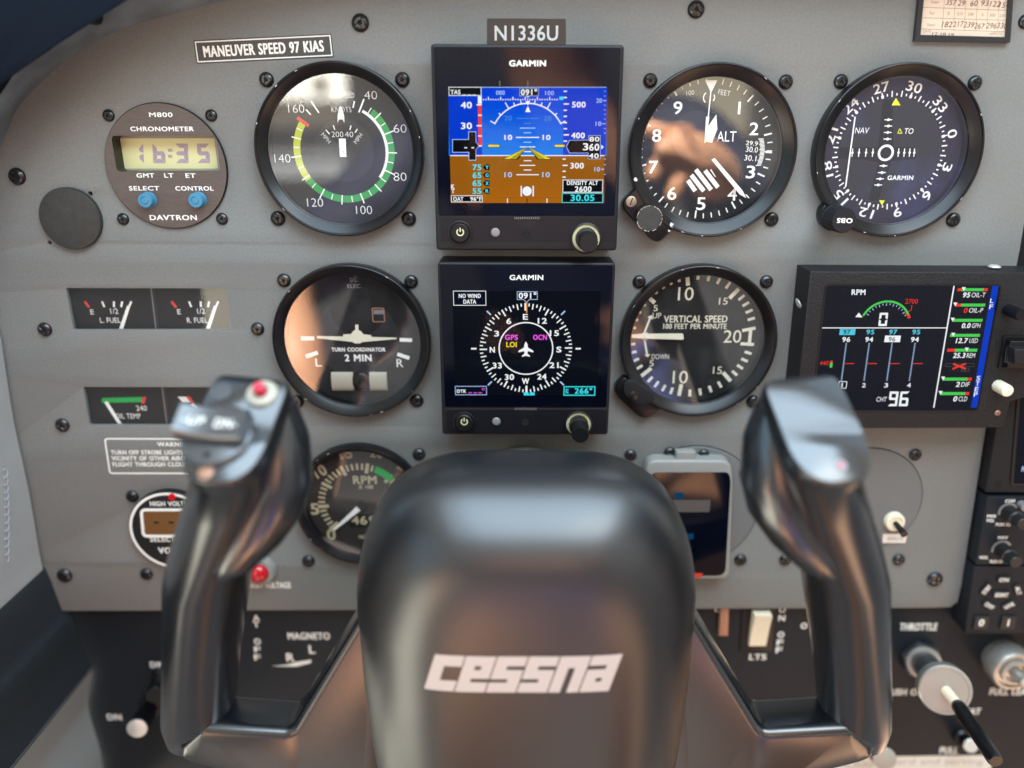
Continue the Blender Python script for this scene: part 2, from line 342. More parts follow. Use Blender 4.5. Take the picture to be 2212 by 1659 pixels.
    def build(s, name, parent=None, sharp=32, smooth=True, scale=0.001):
        me = bpy.data.meshes.new(name); me.from_pydata([(a*scale, b*scale, c*scale) for a, b, c in s.v], [], s.f)
        used = sorted(set(s.m), key=ALLM.index)
        for u in used: me.materials.append(MAT[u])
        ix = {u: i for i, u in enumerate(used)}
        me.polygons.foreach_set('material_index', [ix[m] for m in s.m])
        if smooth:
            bm = bmesh.new(); bm.from_mesh(me); bmesh.ops.remove_doubles(bm, verts=bm.verts, dist=2e-6); bm.to_mesh(me); bm.free()
            me.polygons.foreach_set('use_smooth', [True]*len(me.polygons)); me.set_sharp_from_angle(angle=radians(sharp))
        me.update(); o = bpy.data.objects.new(name, me); COL.objects.link(o)
        if parent: o.parent = parent.e if isinstance(parent, T) else parent
        return o
class T:
    """a thing standing on the panel: its Empty, and the way from the picture's measures to its own millimetres"""
    def __init__(s, name, label, cat, u, v, z=0.0, group=None, reg=None):
        s.z = z; s.o = pp(u, v, z); s.reg = reg
        s.e = bpy.data.objects.new(name, None); COL.objects.link(s.e); s.e.empty_display_size = .01
        s.e.location = (s.o[0]/1000, -z/1000, s.o[1]/1000); s.e.rotation_euler = (pi/2, 0, 0)
        s.e['label'] = label; s.e['category'] = cat
        if group: s.e['group'] = group
    def d(s, u, v, w=0.0): p = pp(u, v, s.z+w); return (p[0]-s.o[0], p[1]-s.o[1])       # whole-picture measure
    def q(s, x, y, w=0.0):                                                              # measure of the close view
        return s.d(*(s.reg(x, y) if s.reg else (x, y)), w)
    def sx(s, x, y, w=0.0): return s.q(x+1, y, w)[0]-s.q(x, y, w)[0]
    def sy(s, x, y, w=0.0): return s.q(x, y-1, w)[1]-s.q(x, y, w)[1]
    def pl(s, pts, w=0.0): return [s.q(x, y, w) for x, y in pts]
    def box(s, x0, y0, x1, y1, w=0.0):
        a = s.q(x0, y1, w); b = s.q(x1, y0, w); c = s.q(x1, y1, w); d = s.q(x0, y0, w)
        xa, xb = (a[0]+d[0])/2, (b[0]+c[0])/2
        return xa, (a[1]+c[1])/2, xb, (b[1]+d[1])/2
    def txt(s, mb, t, x, y, h, w, m, width=None, **k):
        mb.text(t, s.q(x, y, w), h*s.sy(x, y, w), w, m, None if width is None else width*s.sx(x, y, w), **k)
    def rect(s, mb, x0, y0, x1, y1, w, m):
        a, b, c, d = s.box(x0, y0, x1, y1, w); mb.poly([(a, b), (c, b), (c, d), (a, d)], w, m)
    def orect(s, mb, x0, y0, x1, y1, wd, w, m):
        a, b, c, d = s.box(x0, y0, x1, y1, w); wd *= s.sx(x0, y0, w)
        for p, q in (((a, b), (c, b)), ((a, d), (c, d))): mb.line(p, q, wd, w, m)
        for p, q in (((a, b), (a, d)), ((c, b), (c, d))): mb.line(p, q, wd, w+.005, m)
    def ln(s, mb, x0, y0, x1, y1, wd, w, m, wd2=None):
        k = s.sx(x0, y0, w); mb.line(s.q(x0, y0, w), s.q(x1, y1, w), wd*k, w, m, None if wd2 is None else wd2*k)
    def pg(s, mb, pts, w, m): mb.poly(s.pl(pts, w), w, m)
SCREW = {}
def screw_mesh(kind, m):
    if (kind, m) in SCREW: return SCREW[(kind, m)]
    b = MB(); r = 3.0
    if kind == 'pan':
        b.lathe((0, 0), [(r, 0), (r, .35), (r*.93, .8), (r*.78, 1.25), (r*.62, 1.5), (r*.60, 1.0)], m, 24)
        for k in range(4):
            g = .33; pts = [(g, g)]+[(r*.605*cos(a), r*.605*sin(a)) for a in [radians(18+54*i/5) for i in range(6)]]
            b.prism([rot2(p, k*pi/2+.35) for p in pts], .95, 1.52, m, .12, steps=1)
        b.disc((0, 0), .8, 1.02, 'hole', 12)
    else:
        b.lathe((0, 0), [(r, 0), (r, .4), (r*.85, .6)], m, 24)
        b.line(rot2((-r*.75, 0), .9), rot2((r*.75, 0), .9), .6, .63, 'hole')
    o = b.build('screw', None, 40); me = o.data; bpy.data.objects.remove(o); SCREW[(kind, m)] = me; return me
def screw(t, u, v, rpx, w=0.0, m='screw_black', kind='pan', rot=None, parent=None):
    """a screw head as a part of thing t, centre and radius in whole-picture measure"""
    o = bpy.data.objects.new('screw', screw_mesh(kind, m)); COL.objects.link(o); o.parent = parent or t.e
    c = t.d(u, v, w+.6); k = rpx*(t.d(u+1, v, w)[0]-t.d(u, v, w)[0])/3.0
    o.location = (c[0]/1000, c[1]/1000, w/1000); o.scale = (k, k, k); o.rotation_euler = (0, 0, random.uniform(0, 1.6) if rot is None else rot); return o
# ================================================================ the panel and the walls round it
SETTING_Z = 0
ARC = [(0, 322), (18, 277), (37, 234), (87, 180), (160, 116), (225, 80), (300, 51), (375, 29), (490, 0)]
def smooth_line(pts, n=4):
    out = []
    for i in range(len(pts)-1):
        p0, p1, p2, p3 = pts[max(i-1, 0)], pts[i], pts[i+1], pts[min(i+2, len(pts)-1)]
        for j in range(n):
            t = j/n; out.append(tuple(.5*((2*p1[k])+(p2[k]-p0[k])*t+(2*p0[k]-5*p1[k]+4*p2[k]-p3[k])*t*t+(3*p1[k]-p0[k]-3*p2[k]+p3[k])*t**3) for k in range(len(p1))))
    return out+[pts[-1]]
pan = T('instrument_panel', 'speckled grey metal instrument panel with rounded top left corner', 'panel', 1137, 800)
ARC2 = smooth_line([(-130, 640), (-60, 470)]+ARC+[(700, -45), (1000, -75)])
outline = [pan.d(*p) for p in ARC2]+[pan.d(*p) for p in [(1600, -90), (2275, -90), (2250, 250), (2202, 540), (2150, 800), (2127.6, 932.6), (2100, 1110), (2076, 1265), (2068, 1300), (2052, 1311), (2000, 1312.5), (1137, 1316), (134, 1319), (97, 1225), (40, 1215), (-40, 1000), (-110, 800)]]
DIALS = {}       # centre and outer radius in mm of every round hole
def hole(u, v, r): DIALS[(u, v)] = r
HOLES = []
def panel_build():
    cu = bpy.data.curves.new('p', 'CURVE'); cu.dimensions = '2D'; cu.fill_mode = 'BOTH'; cu.extrude = 1.0; cu.bevel_depth = 0.25; cu.bevel_resolution = 1
    for pts in [outline]+HOLES:
        sp = cu.splines.new('POLY'); sp.points.add(len(pts)-1); sp.use_cyclic_u = True
        for i, p in enumerate(pts): sp.points[i].co = (p[0], p[1], 0, 1)
    o = bpy.data.objects.new('t', cu); COL.objects.link(o); dg = bpy.context.evaluated_depsgraph_get(); dg.update()
    me = bpy.data.meshes.new_from_object(o.evaluated_get(dg)); b = MB()
    b.add([(v.co.x, v.co.y, v.co.z-1.25) for v in me.vertices], [tuple(p.vertices) for p in me.polygons], 'panel')
    scratch(b); bpy.data.objects.remove(o); bpy.data.curves.remove(cu); bpy.data.meshes.remove(me); b.build('face_sheet', pan, 30)
for u, v, r in ((778, 49, 19), (1504, 20, 18.5), (36, 381, 18.5), (96, 712, 15.5), (556, 711, 14.5), (134, 919, 15.5), (139, 1244, 16.5), (2020, 1252, 17), (2216, 46, 15)):
    screw(pan, u, v, r)
def scratch(b):
  for i in range(46):        # fine scratches in the paint
    u, v = random.uniform(20, 2100), random.uniform(60, 1300); p = pan.d(u, v); a = random.uniform(0, pi); l = random.uniform(.6, 3.2)
    b.line(p, (p[0]+l*cos(a), p[1]+l*sin(a)), random.uniform(.05, .12), .015, random.choice(['plate_grey', 'sensor', 'cover']), .03)
HOLES.append(circ(*pan.d(194.5, 418.5), 1.35, 14)); HOLES.append(circ(*pan.d(107, 524.5), 1.2, 14))
b = MB(); c0 = pan.d(0, 300); b.prism(ccw(inset(ccw(outline), -9)), -12, -11.5, 'hole'); b.prism([pan.d(*p) for p in ((2080, 200), (2500, 200), (2500, 1420), (2080, 1420))], -11, -10, 'hole'); b.build('backing', pan)
# ---- black sub panel under it
sub = T('lower_panel', 'black sub panel with white lettering below the grey panel', 'panel', 1137, 1480, -5.0)
b = MB(); b.prism(sub.pl([(105, 1280), (2290, 1270), (2330, 1500), (2330, 1800), (217, 1800), (216, 1655), (208, 1623), (187, 1556), (181, 1520), (193, 1448), (169, 1400), (140, 1330)]), -2, 0, 'lower', .4); b.build('face_sheet', sub)
def sublabel(t, u, v, h, w=None, m='silkscreen', **k):
    b = MB(); sub.txt(b, t, u, v, h, .05, m, w, bold=1, **k); return b
for t, u, v, h, w in (('MAGNETO', 667, 1374, 14, 90), ('L', 674, 1403, 17, None), ('R', 627, 1420, 17, None), ('THROTTLE', 1984, 1354, 15, 80), ('PUSH OPEN', 1965, 1495, 13, 100), ('FULL LEAN', 2185, 1494, 14, 92),
                      ('HEAT', 2096, 1537, 13, 44), ('PULL', 2050, 1621, 14, 38), ('DIM', 340, 1436, 12, 30), ('DN', 247, 1549, 12, 30), ('LTS', 1637, 1419, 12, 36)):
    b = MB(); sub.txt(b, t, u, v, h, .05, 'silkscreen', w, bold=1); b.build('lettering', sub)
for t, u, v in (('A', 553.5, 1335), ('T', 553.5, 1349), ('O', 556, 1386), ('F', 556, 1403), ('F', 556, 1420), ('O', 1690, 1317), ('N', 1689, 1335), ('O', 1687, 1371), ('F', 1685, 1388), ('F', 1683, 1404), ('O', 1551, 1316), ('O', 1737, 1352)):
    b = MB(); sub.txt(b, t, u, v, 12, .05, 'silkscreen', 13, bold=1); b.build('lettering', sub)
b = MB(); sub.pg(b, [(585, 1439), (620, 1436), (640, 1430), (672, 1425), (672, 1432), (640, 1440)], .05, 'silkscreen')
b.build('lettering', sub)
# ---- side walls: each is a profile at the panel carried back along the cabin
def wall(name, label, prof, depth, m, thick=10, z0=2, spread=0.0, parent=None, sub_=3):
    t = T(name, label, 'cabin trim', *prof[len(prof)//2])
    pts = smooth_line([t.d(*p) for p in prof], sub_); n = len(pts); P = []; Fc = []
    zs = [z0+depth*i/10 for i in range(11)]
    nor = []
    for i in range(n):
        a, c = Vector(pts[max(i-1, 0)]), Vector(pts[min(i+1, n-1)]); d = (c-a).normalized(); nor.append(Vector((-d.y, d.x)))
    b = MB()
    for k, z in enumerate(zs):
        f = spread*(k/10)**2
        P += [(p[0]+f*nor[i].x, p[1]+f*nor[i].y, z) for i, p in enumerate(pts)]+[(p[0]+nor[i].x*-thick, p[1]+nor[i].y*-thick, z) for i, p in enumerate(pts)]
    for k in range(10):
        for side, o in ((0, 0), (1, n)):
            for i in range(n-1):
                q = (k*2*n+o+i, k*2*n+o+i+1, (k+1)*2*n+o+i+1, (k+1)*2*n+o+i); Fc.append(q if side == 0 else q[::-1])
        for i in (0, n-1): Fc.append((k*2*n+i, k*2*n+n+i, (k+1)*2*n+n+i, (k+1)*2*n+i))
    for i in range(n-1): Fc.append((i, n+i, n+i+1, i+1))
    b.add(P, Fc, m); b.build('panel_skin' if name != 'map_pocket' else 'pocket_skin', t, 50); return t
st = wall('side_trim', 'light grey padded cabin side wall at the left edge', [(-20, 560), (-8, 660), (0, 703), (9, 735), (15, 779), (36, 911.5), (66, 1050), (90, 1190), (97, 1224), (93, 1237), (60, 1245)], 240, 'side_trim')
# stitched oval welt on the trim
wl = []
c0 = st.d(30, 1110, 20)
b = MB()
for i in range(120):
    f = i/119; a = i*.62; p = st.d(52+f*31, 985+f*165, 0); wl.append((p[0]+.9, p[1]+1.3*sin(a), 16.5+9*f+1.5*cos(a)+(2.5*f*f)))
b.tube(wl, .24, 'grey_paint', 6); b.build('stitching', st)
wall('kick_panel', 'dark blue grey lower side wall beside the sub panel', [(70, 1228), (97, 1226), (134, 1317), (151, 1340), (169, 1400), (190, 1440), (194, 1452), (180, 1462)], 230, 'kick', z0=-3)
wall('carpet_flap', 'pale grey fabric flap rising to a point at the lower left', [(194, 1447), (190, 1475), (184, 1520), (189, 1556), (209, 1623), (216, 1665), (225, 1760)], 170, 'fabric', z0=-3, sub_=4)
# ---- glareshield rim and hood
gl = T('glareshield', 'dark blue glareshield hood with worn grey metal rim above panel', 'glareshield', 160, 90)
PAIR = [((-60, 640), (-150, 620)), ((-40, 470), (-120, 430)), ((0, 322), (-70, 285)), ((18, 277), (-36, 238)), ((37, 234), (-6, 197)), ((87, 180), (46, 125)), ((160, 116), (124, 60)), ((225, 80), (200, 8)), ((300, 51), (278, -30)), ((375, 29), (357, -55)), ((490, 0), (478, -85)), ((700, -45), (692, -125)), ((1000, -75), (1000, -150)), ((1600, -90), (1600, -160)), ((2300, -90), (2300, -160))]
inner = smooth_line([p[0] for p in PAIR], 8); outer = smooth_line([p[1] for p in PAIR], 8)
NR = len(inner); ins = [gl.d(*p, 0) for p in inner]; outs = [gl.d(*p, 30) for p in outer]
b = MB(); P = []; Fc = []; rows = []
for f, z in ((0, -1), (0.0, .6), (.22, 4), (.5, 11), (.8, 21), (1.0, 30), (1.035, 30.4), (1.04, 28), (1.04, 20)):
    rows.append([(a[0]+(o[0]-a[0])*f, a[1]+(o[1]-a[1])*f, z) for a, o in zip(ins, outs)])
hx, hy = gl.d(187, 36, 22)
for r in rows: P += r
for k in range(len(rows)-1):
    for i in range(NR-1): Fc.append((k*NR+i, k*NR+i+1, (k+1)*NR+i+1, (k+1)*NR+i))
b.add(P, Fc, 'rim'); b.build('rim', gl, 60)
b = MB(); n0 = [gl.d(x, y, 28) for x, y in ((175, 33), (178, 44), (187, 50), (197, 46), (201, 36), (199, 22), (186, 20))]
b.prism(n0, 20, 29.6, 'hole', .3); b.build('notch', gl)
b = MB(); P = []; Fc = []
hood = []
for f, z in ((1.02, 26), (1.15, 33), (1.8, 37), (4, 40), (9, 42), (16, 44)):
    hood.append([(a[0]+(o[0]-a[0])*f, a[1]+(o[1]-a[1])*f, z) for a, o in zip(ins, outs)])
for r in hood: P += r
for k in range(len(hood)-1):
    for i in range(NR-1): Fc.append((k*NR+i, k*NR+i+1, (k+1)*NR+i+1, (k+1)*NR+i))
b.add(P, Fc, 'glareshield'); b.build('hood', gl, 60)

# ================================================================ round instruments
def bezel(t, c, R, Ri, h=7.0, dial=-1.6, m='bezel', glass_w=2.6, pane='pane', rim=1.1, dish=True, dm='dial', mid=None):
    b = MB()
    prof = [(R-.15, -.4), (R, .3), (R, h-rim*.8), (R-rim*.25, h-.2), (R-rim*.6, h), (R-rim, h-.15), (R-rim-.25, h-.7), (R-rim-.7, h-.9)]
    prof += [(Ri+1.4, glass_w+1.5), (Ri+.5, glass_w+.9), (Ri+.35, glass_w), (Ri, glass_w-.2), (Ri-.1, dial)]
    b.lathe(c, prof, m, 96, cap=False)
    for i in range(6):     # paint chipped off the rim
        a = random.uniform(0, 360); b.ring(c, R-rim*.75, R-rim*random.uniform(.45, .6), h+.03, 'silver', a, a+random.uniform(.6, 2.2), 2)
    b.build('bezel', t, 25); b = MB(); b.disc(c, Ri+.4, dial-.05, dm, 72)
    b2 = MB(); b2.disc(c, Ri+.45, glass_w, pane, 72); b2.build('glass', t)
    HOLES.append(circ(t.o[0]+c[0]-pan.o[0], t.o[1]+c[1]-pan.o[1], R-1.5, 64))
    return b     # the dial face goes on from here
def outer_circle(t, x0, x1, y0, y1, w=5.0):
    a = t.q(x0, (y0+y1)/2, w); e = t.q(x1, (y0+y1)/2, w); f = t.q((x0+x1)/2, y0, w); g = t.q((x0+x1)/2, y1, w)
    return ((a[0]+e[0])/2, (f[1]+g[1])/2), ((e[0]-a[0])+(f[1]-g[1]))/4
DW = -1.6
# ---- airspeed indicator
t = T('airspeed_indicator', 'round airspeed dial with green, yellow and white arcs', 'flight instrument', 732, 320, reg=rg(493.7, 0, 3.0235))
c, R = outer_circle(t, 172, 1271, 395, 1542); b = bezel(t, c, R, R*.857)
cd = t.q(755, 985, DW); k = t.sx(755, 985, DW); w = DW+.06
b.ring(cd, 285*k, 330*k, w, 'green', 39, 234); b.ring(cd, 285*k, 330*k, w, 'yellow', 234, 304); b.ring(cd, 271*k, 289*k, w+.05, 'white', 29, 127)
KN = [(40, 25.5), (60, 69.4), (80, 115.1), (100, 161.9), (120, 211.5), (140, 263.3), (160, 306.1)]
def kang(v):
    for (a, x), (e, y) in zip(KN, KN[1:]):
        if v <= e: return x+(y-x)*(v-a)/(e-a)
    return KN[-1][1]+(v-160)*2.2
for v in range(40, 160, 5):
    a = kang(v); mj = v % 20 == 0; tn = v % 10 == 0
    b.radial(cd, a, (283 if tn else 290)*k, (352 if mj else 345 if tn else 328)*k, 8*k if tn else 6*k, w+.1, 'white')
b.radial(cd, 25.5, 262*k, 345*k, 10*k, w+.12, 'white')
b.radial(cd, 16.3, 275*k, 318*k, 9*k, w+.1, 'white'); b.radial(cd, 328.3, 275*k, 358*k, 10*k, w+.1, 'white'); b.radial(cd, 318.4, 298*k, 340*k, 9*k, w+.1, 'white')
b.radial(cd, 305.5, 266*k, 352*k, 22*k, w+.14, 'red')
for s, x, y in (('40', 928, 622), ('60', 1120, 840), ('80', 1120, 1155), ('100', 885, 1372), ('120', 565, 1323), ('140', 352, 1035), ('160', 442, 710)):
    t.txt(b, s, x, y, 54, w, 'white', 24*len(s)+(36 if len(s) == 2 else 32), bold=2)
t.txt(b, 'AIRSPEED', 738, 622, 34, w, 'white', 165, bold=2); t.txt(b, 'KNOTS', 737, 716, 34, w, 'white', 130, bold=2)
b.disc(cd, 200*k, w+.1, 'dial_disc'); b.ring(cd, 197*k, 202*k, w+.14, 'hole')
b.poly([cd]+[(cd[0]+160*k*sin(radians(a)), cd[1]+160*k*cos(radians(a))) for a in range(-42, 43, 6)], w+.13, 'hole')
t.txt(b, '200', 711, 878, 36, w+.2, 'white', 76, bold=2); t.txt(b, '40', 787, 878, 36, w+.2, 'white', 54, bold=2)
t.txt(b, 'MPH', 636, 902, 28, w+.2, 'white', 70, rot=50, bold=2); t.txt(b, 'MPH', 847, 905, 28, w+.2, 'white', 70, rot=-52, bold=2)
for x0, y0, x1, y1 in ((635, 848, 660, 876), (684, 818, 694, 848), (800, 820, 792, 848), (842, 842, 826, 866)): t.ln(b, x0, y0, x1, y1, 7, w+.2, 'white')
b.build('dial', t)
b = MB(); w2 = DW+1.6
t.pg(b, [(727, 690), (712, 755), (712, 803), (722, 780), (746, 780), (756, 803), (756, 760), (740, 700)], w2, 'white'); t.pg(b, [(720, 905), (765, 905), (770, 1025), (727, 1025)], w2, 'white')
pass
b.disc(t.q(748, 992, w2), 5*k, w2+.04, 'grey_paint', 10); b.build('pointer', t)
for u, v in ((575, 172), (869, 172), (600, 472), (883, 473)): screw(t, u, v, 16)
# ---- altimeter
t = T('altimeter', 'round altimeter with loose crescent tab and grey setting knob', 'flight instrument', 1542, 322, reg=rg(1316.7, 109.7, 3.78))
c, R = outer_circle(t, 158, 1528, 90, 1520); b = bezel(t, c, R, R*.835)
cd = t.q(778, 810, DW); k = t.sx(778, 810, DW); w = DW+.06
for i in range(50):
    a = 4.4+i*7.2
    if i in (0,): continue
    mj = i % 5 == 0; b.radial(cd, a, (486 if mj else 508)*k, 550*k, (13 if mj else 9)*k, w, 'white')
for s, x, y in (('1', 1060, 467), ('2', 1180, 638), ('3', 1152, 990), ('4', 1003, 1172), ('5', 747, 1248), ('6', 510, 1165), ('7', 357, 950), ('8', 385, 692), ('9', 558, 466)):
    t.txt(b, s, x, y, 100, w, 'white', 16 if s == '1' else 70, bold=3)
t.txt(b, 'ALT', 955, 700, 84, w, 'white', 158); t.txt(b, '100', 660, 343, 38, w, 'white', 62, rot=-6, bold=2); t.txt(b, 'FEET', 938, 343, 42, w, 'white', 100, rot=9, bold=2)
t.pg(b, [(1095, 715), (1250, 705), (1262, 800), (1225, 935), (1095, 900)], w, 'hole')
for s, y, x in (('29.9', 755, 1163), ('30.0', 806, 1163), ('30.1', 876, 1150)): t.txt(b, s, x, y, 44 if s != '29.9' else 36, w+.05, 'white', 98, rot=4)
for i in range(21):
    f = i/20; x = 1240+18*sin(f*pi)-20*f; y = 718+216*f; t.ln(b, x-(18 if i % 4 else 26), y+(3), x+18, y, 6, w+.05, 'white')
t.pg(b, [(1258, 826), (1282, 815), (1325, 818), (1325, 838), (1282, 835)], w+.05, 'white')
b.disc(t.q(700, 690, w), 190*k, w+.02, 'dial_disc', 48)
for x, y in ((690, 985), (660, 1020), (640, 1055)): pass
for i, (x0, y0, x1, y1) in enumerate(((640, 1058, 700, 1145), (668, 1015, 770, 1145), (705, 970, 830, 1135), (780, 978, 885, 1115))):
    t.ln(b, x0, y0, x1, y1, 34, w+.05, 'white')
t.pg(b, [(830, 965), (870, 1030), (862, 1030), (822, 975)], w+.05, 'white')
for sgn, a0, a1 in ((1, 215, 325), (1, 60, 125)):
    b.ring(t.q(812, 382, w), 40*k, 48*k, w+.05, 'white', a0, a1)
b.build('dial', t)
b = MB(); w2 = DW+1.4
t.pg(b, [(780, 240), (882, 240), (832, 335), (826, 335)], w2, 'white'); t.ln(b, 828, 330, 806, 540, 9, w2, 'white'); t.ln(b, 802, 538, 780, 752, 28, w2, 'white', 8); b.build('pointer', t)
b = MB(); t.pg(b, [(872, 520), (800, 625), (783, 740), (836, 750), (880, 640)], w2+.4, 'white'); b.build('pointer', t)
b = MB(); t.pg(b, [(832, 890), (858, 876), (1085, 1140), (1118, 1203), (1062, 1172)], w2+.8, 'white'); b.build('pointer', t)
b = MB(); tab = roundpoly(t.pl([(195, 1075), (205, 1130), (125, 1205), (98, 1245), (118, 1300), (330, 1535), (385, 1560), (425, 1545), (490, 1480), (520, 1430), (505, 1380), (400, 1300), (250, 1120)], 5), 1.4)
b.prism(tab, 0, 6.6, 'bezel', .8)
for x, y, s in ((212, 1050, 22), (505, 1415, 26), (480, 1470, 16)): b.prism([(p[0]+random.uniform(-.4, .4), p[1]+random.uniform(-.3, .3)) for p in circ(*t.q(x, y, 6), s*k*.6, 7)], 5.5, 7.05, 'tape_text')
b.build('knob_housing', t)
b = MB(); ck = t.q(326, 1370, 16); rk = 106*t.sx(326, 1370, 16)
b.lathe(ck, [(rk*.96, 6.6), (rk*.97, 14.5), (rk, 15.3), (rk*.97, 16), (rk*.93, 16.1)], 'bezel', 40); b.disc(ck, rk*.925, 16.15, 'cover', 40)
for i in range(46):
    a = random.uniform(0, 360); b.ring(ck, rk*random.uniform(.93, .96), rk*.99, 16.18, 'silver', a, a+random.uniform(3, 9), 2)
b.build('setting_knob', t)
o = screw(t, 1316.7+178/3.78, 109.7+1232/3.78, 11.5, 6.6, 'brass', 'slot', .35)
for u, v in ((1405, 174), (1698, 177), (1667, 474)): screw(t, u, v, 15.5)
# ---- course deviation indicator
t = T('course_indicator', 'round course deviation dial with rotating compass card and ribbed knob', 'flight instrument', 1941, 323, reg=rg(1728.1, 0, 3.0235))
c, R = outer_circle(t, 97, 1190, 405, 1548); b = bezel(t, c, R, R*.845, pane='pane_blue', dm='card_purple')
cd = t.q(585, 990, DW); k = t.sx(585, 990, DW); w = DW+.06; r0 = 14.1-300
for n in range(36):
    a = r0+n*10
    b.radial(cd, a, 336*k, 372*k, 8*k, w, 'white')
    b.radial(cd, a+5, 343*k, 358*k, (15 if n % 3 == 2 and False else 8)*k, w, 'white')
for n in range(12):
    b.radial(cd, r0+n*30, 338*k, 357*k, 17*k, w+.03, 'white')
    s = str(n*3); a = radians(r0+n*30); r = 405*k
    b.text(s, (cd[0]+r*sin(a), cd[1]+r*cos(a)), 62*t.sy(585, 990, DW)/1.03, w, 'white', (50 if len(s) == 1 else 98)*k, rot=r0+n*30, bold=3)
b.disc(cd, 332*k, w+.06, 'dial_disc', 64)
w += .1
t.pg(b, [(542, 650), (602, 650), (612, 960), (755, 960), (755, 1038), (600, 1050), (545, 1190), (515, 1310), (448, 1310), (512, 1060), (400, 1040), (250, 1035), (250, 962), (510, 962)], w, 'hole')
for x, y in ((577, 782), (577, 823), (573, 865), (571, 908), (545, 1083), (535, 1127), (523, 1168), (511, 1208)):
    t.ln(b, x-25, y, x+25, y, 6, w+.05, 'white'); b.disc(t.q(x, y, w), 9*k, w+.08, 'white', 12)
for x in (342, 385, 431, 475, 643, 681, 716, 746):
    t.ln(b, x+3, 970, x-3, 1024, 6, w+.05, 'white'); b.disc(t.q(x, 997, w), 8*k, w+.08, 'white', 12)
b.ring(t.q(560, 998, w), 37*k, 52*k, w+.12, 'white', 0, 360, 48); b.disc(t.q(560, 998, w), 37*k, w+.06, 'dial')
t.pg(b, [(627, 640), (598, 688), (657, 688)], w+.12, 'flag_yellow'); t.pg(b, [(517, 1308), (553, 1308), (536, 1342)], w+.12, 'flag_yellow')
t.txt(b, 'NAV', 406, 852, 38, w+.05, 'white', 92, bold=0, slant=.1); t.txt(b, 'TO', 712, 856, 36, w+.05, 'white', 58, slant=.1)
for p, q in (((637, 872), (652, 840)), ((652, 840), (667, 872)), ((637, 870), (667, 870))): t.ln(b, *p, *q, 5, w+.05, 'flag_yellow')
t.txt(b, 'GARMIN', 656, 1161, 28, w+.05, 'white', 166, bold=1)
b.build('dial', t)
b = MB(); t.ln(b, 360, 762, 298, 1220, 9, DW+1.6, 'white'); b.build('needle', t)
b = MB(); b.prism(roundpoly(t.pl([(150, 1325), (118, 1400), (140, 1480), (220, 1510), (330, 1500), (330, 1400), (250, 1330)], 4), 3), 0, 5.5, 'bezel', .8); b.build('knob_housing', t)
b = MB(); ck = t.q(288, 1440, 19); rk = 84*t.sx(288, 1440, 19)
b.lathe(ck, [(rk*1.08, 5), (rk*1.08, 8), (rk, 8.5), (rk, 18.4), (rk*.93, 19)], 'matte', 48, flute=.05)
t.txt(b, 'OBS', 292, 1441, 30, 19.05, 'white', 100, rot=181, bold=1); b.build('setting_knob', t)
for u, v in ((1817, 176), (2107, 179), (2060, 475)): screw(t, u, v, 15.5)
# ---- turn coordinator
t = T('turn_coordinator', 'round turn coordinator with a small white aeroplane and ball tube', 'flight instrument', 759, 735, reg=rg(548.6, 548.6, 4.32))
c, R = outer_circle(t, 175, 1648, 97, 1510); b = bezel(t, c, R, R*.858, glass_w=3.4); w = DW+.06
k = t.sx(950, 800, DW)
t.txt(b, 'D.C.', 933, 242, 34, w+.1, 'grey_paint', 72, bold=2); t.txt(b, 'ELEC.', 938, 300, 34, w+.1, 'grey_paint', 132, bold=2)
b.disc(t.q(960, 790, w), 395*k, w+.02, 'dial_disc', 64); b.ring(t.q(960, 790, w), 393*k, 398*k, w+.05, 'hole')
for x0, y0, x1, y1 in ((440, 788, 562, 788), (1360, 800, 1475, 805), (485, 958, 595, 920), (1338, 935, 1450, 972)): t.ln(b, x0, y0, x1, y1, 36, w+.08, 'white')
t.txt(b, 'L', 602, 1012, 75, w+.08, 'white', 55); t.txt(b, 'R', 1362, 1018, 75, w+.08, 'white', 62)
t.txt(b, 'TURN COORDINATOR', 975, 892, 34, w+.08, 'white', 500, bold=1); t.txt(b, '2 MIN', 972, 970, 60, w+.08, 'white', 245, bold=1)
b.disc(t.q(965, 520, w), 250*k, w+.05, 'dial', 48)
b.build('dial', t)
b = MB(); t.pg(b, [(585, 765), (830, 770), (835, 750), (905, 748), (925, 720), (945, 708), (945, 660), (975, 660), (975, 708), (1000, 722), (1020, 748), (1095, 758), (1098, 775), (1330, 780), (1330, 795), (1010, 822), (990, 835), (940, 835), (915, 820), (590, 787)], DW+1.6, 'lume'); b.build('aeroplane_symbol', t)
b = MB(); a = t.box(1104, 500, 1222, 635, w); b.prism(rrect(*a, .6), w, w+.3, 'dial'); b.frame(rrect(*a, .8), rrect(a[0]+.5, a[1]+.5, a[2]-.5, a[3]-.5, .5), w, w+.5, 'copper')
a2 = t.box(1118, 520, 1210, 560, w); b.prism(rrect(*a2, .3), w+.3, w+.45, 'sensor'); b.build('flag_window', t)
b = MB(); a = t.box(730, 1100, 1245, 1275, w); yc = (a[1]+a[3])/2; h2 = (a[3]-a[1])/2
b.sweep([((x, yc, w+.2), (0, h2, 0), (0, 0, 1.6)) for x in (a[0], t.q(925, 1100, w)[0])], 'tube', 20)
b.sweep([((x, yc, w+.2), (0, h2, 0), (0, 0, 1.6)) for x in (t.q(1078, 1100, w)[0], a[2])], 'tube', 20)
b.build('ball_tube', t)
b = MB(); ctr = t.q(1000, 1185, w); b.sweep([((ctr[0]+h2*.98*s, ctr[1], w+.8), (0, h2*max(.02, math.sqrt(1-s*s)), 0), (0, 0, h2*.35*max(.02, math.sqrt(1-s*s)))) for s in [-.999, -.95, -.8, -.6, -.3, 0, .3, .6, .8, .95, .999]], 'bezel', 18); b.build('ball', t)
for u, v in ((613, 606), (888, 609), (641, 868), (900, 866)): screw(t, u, v, 15)
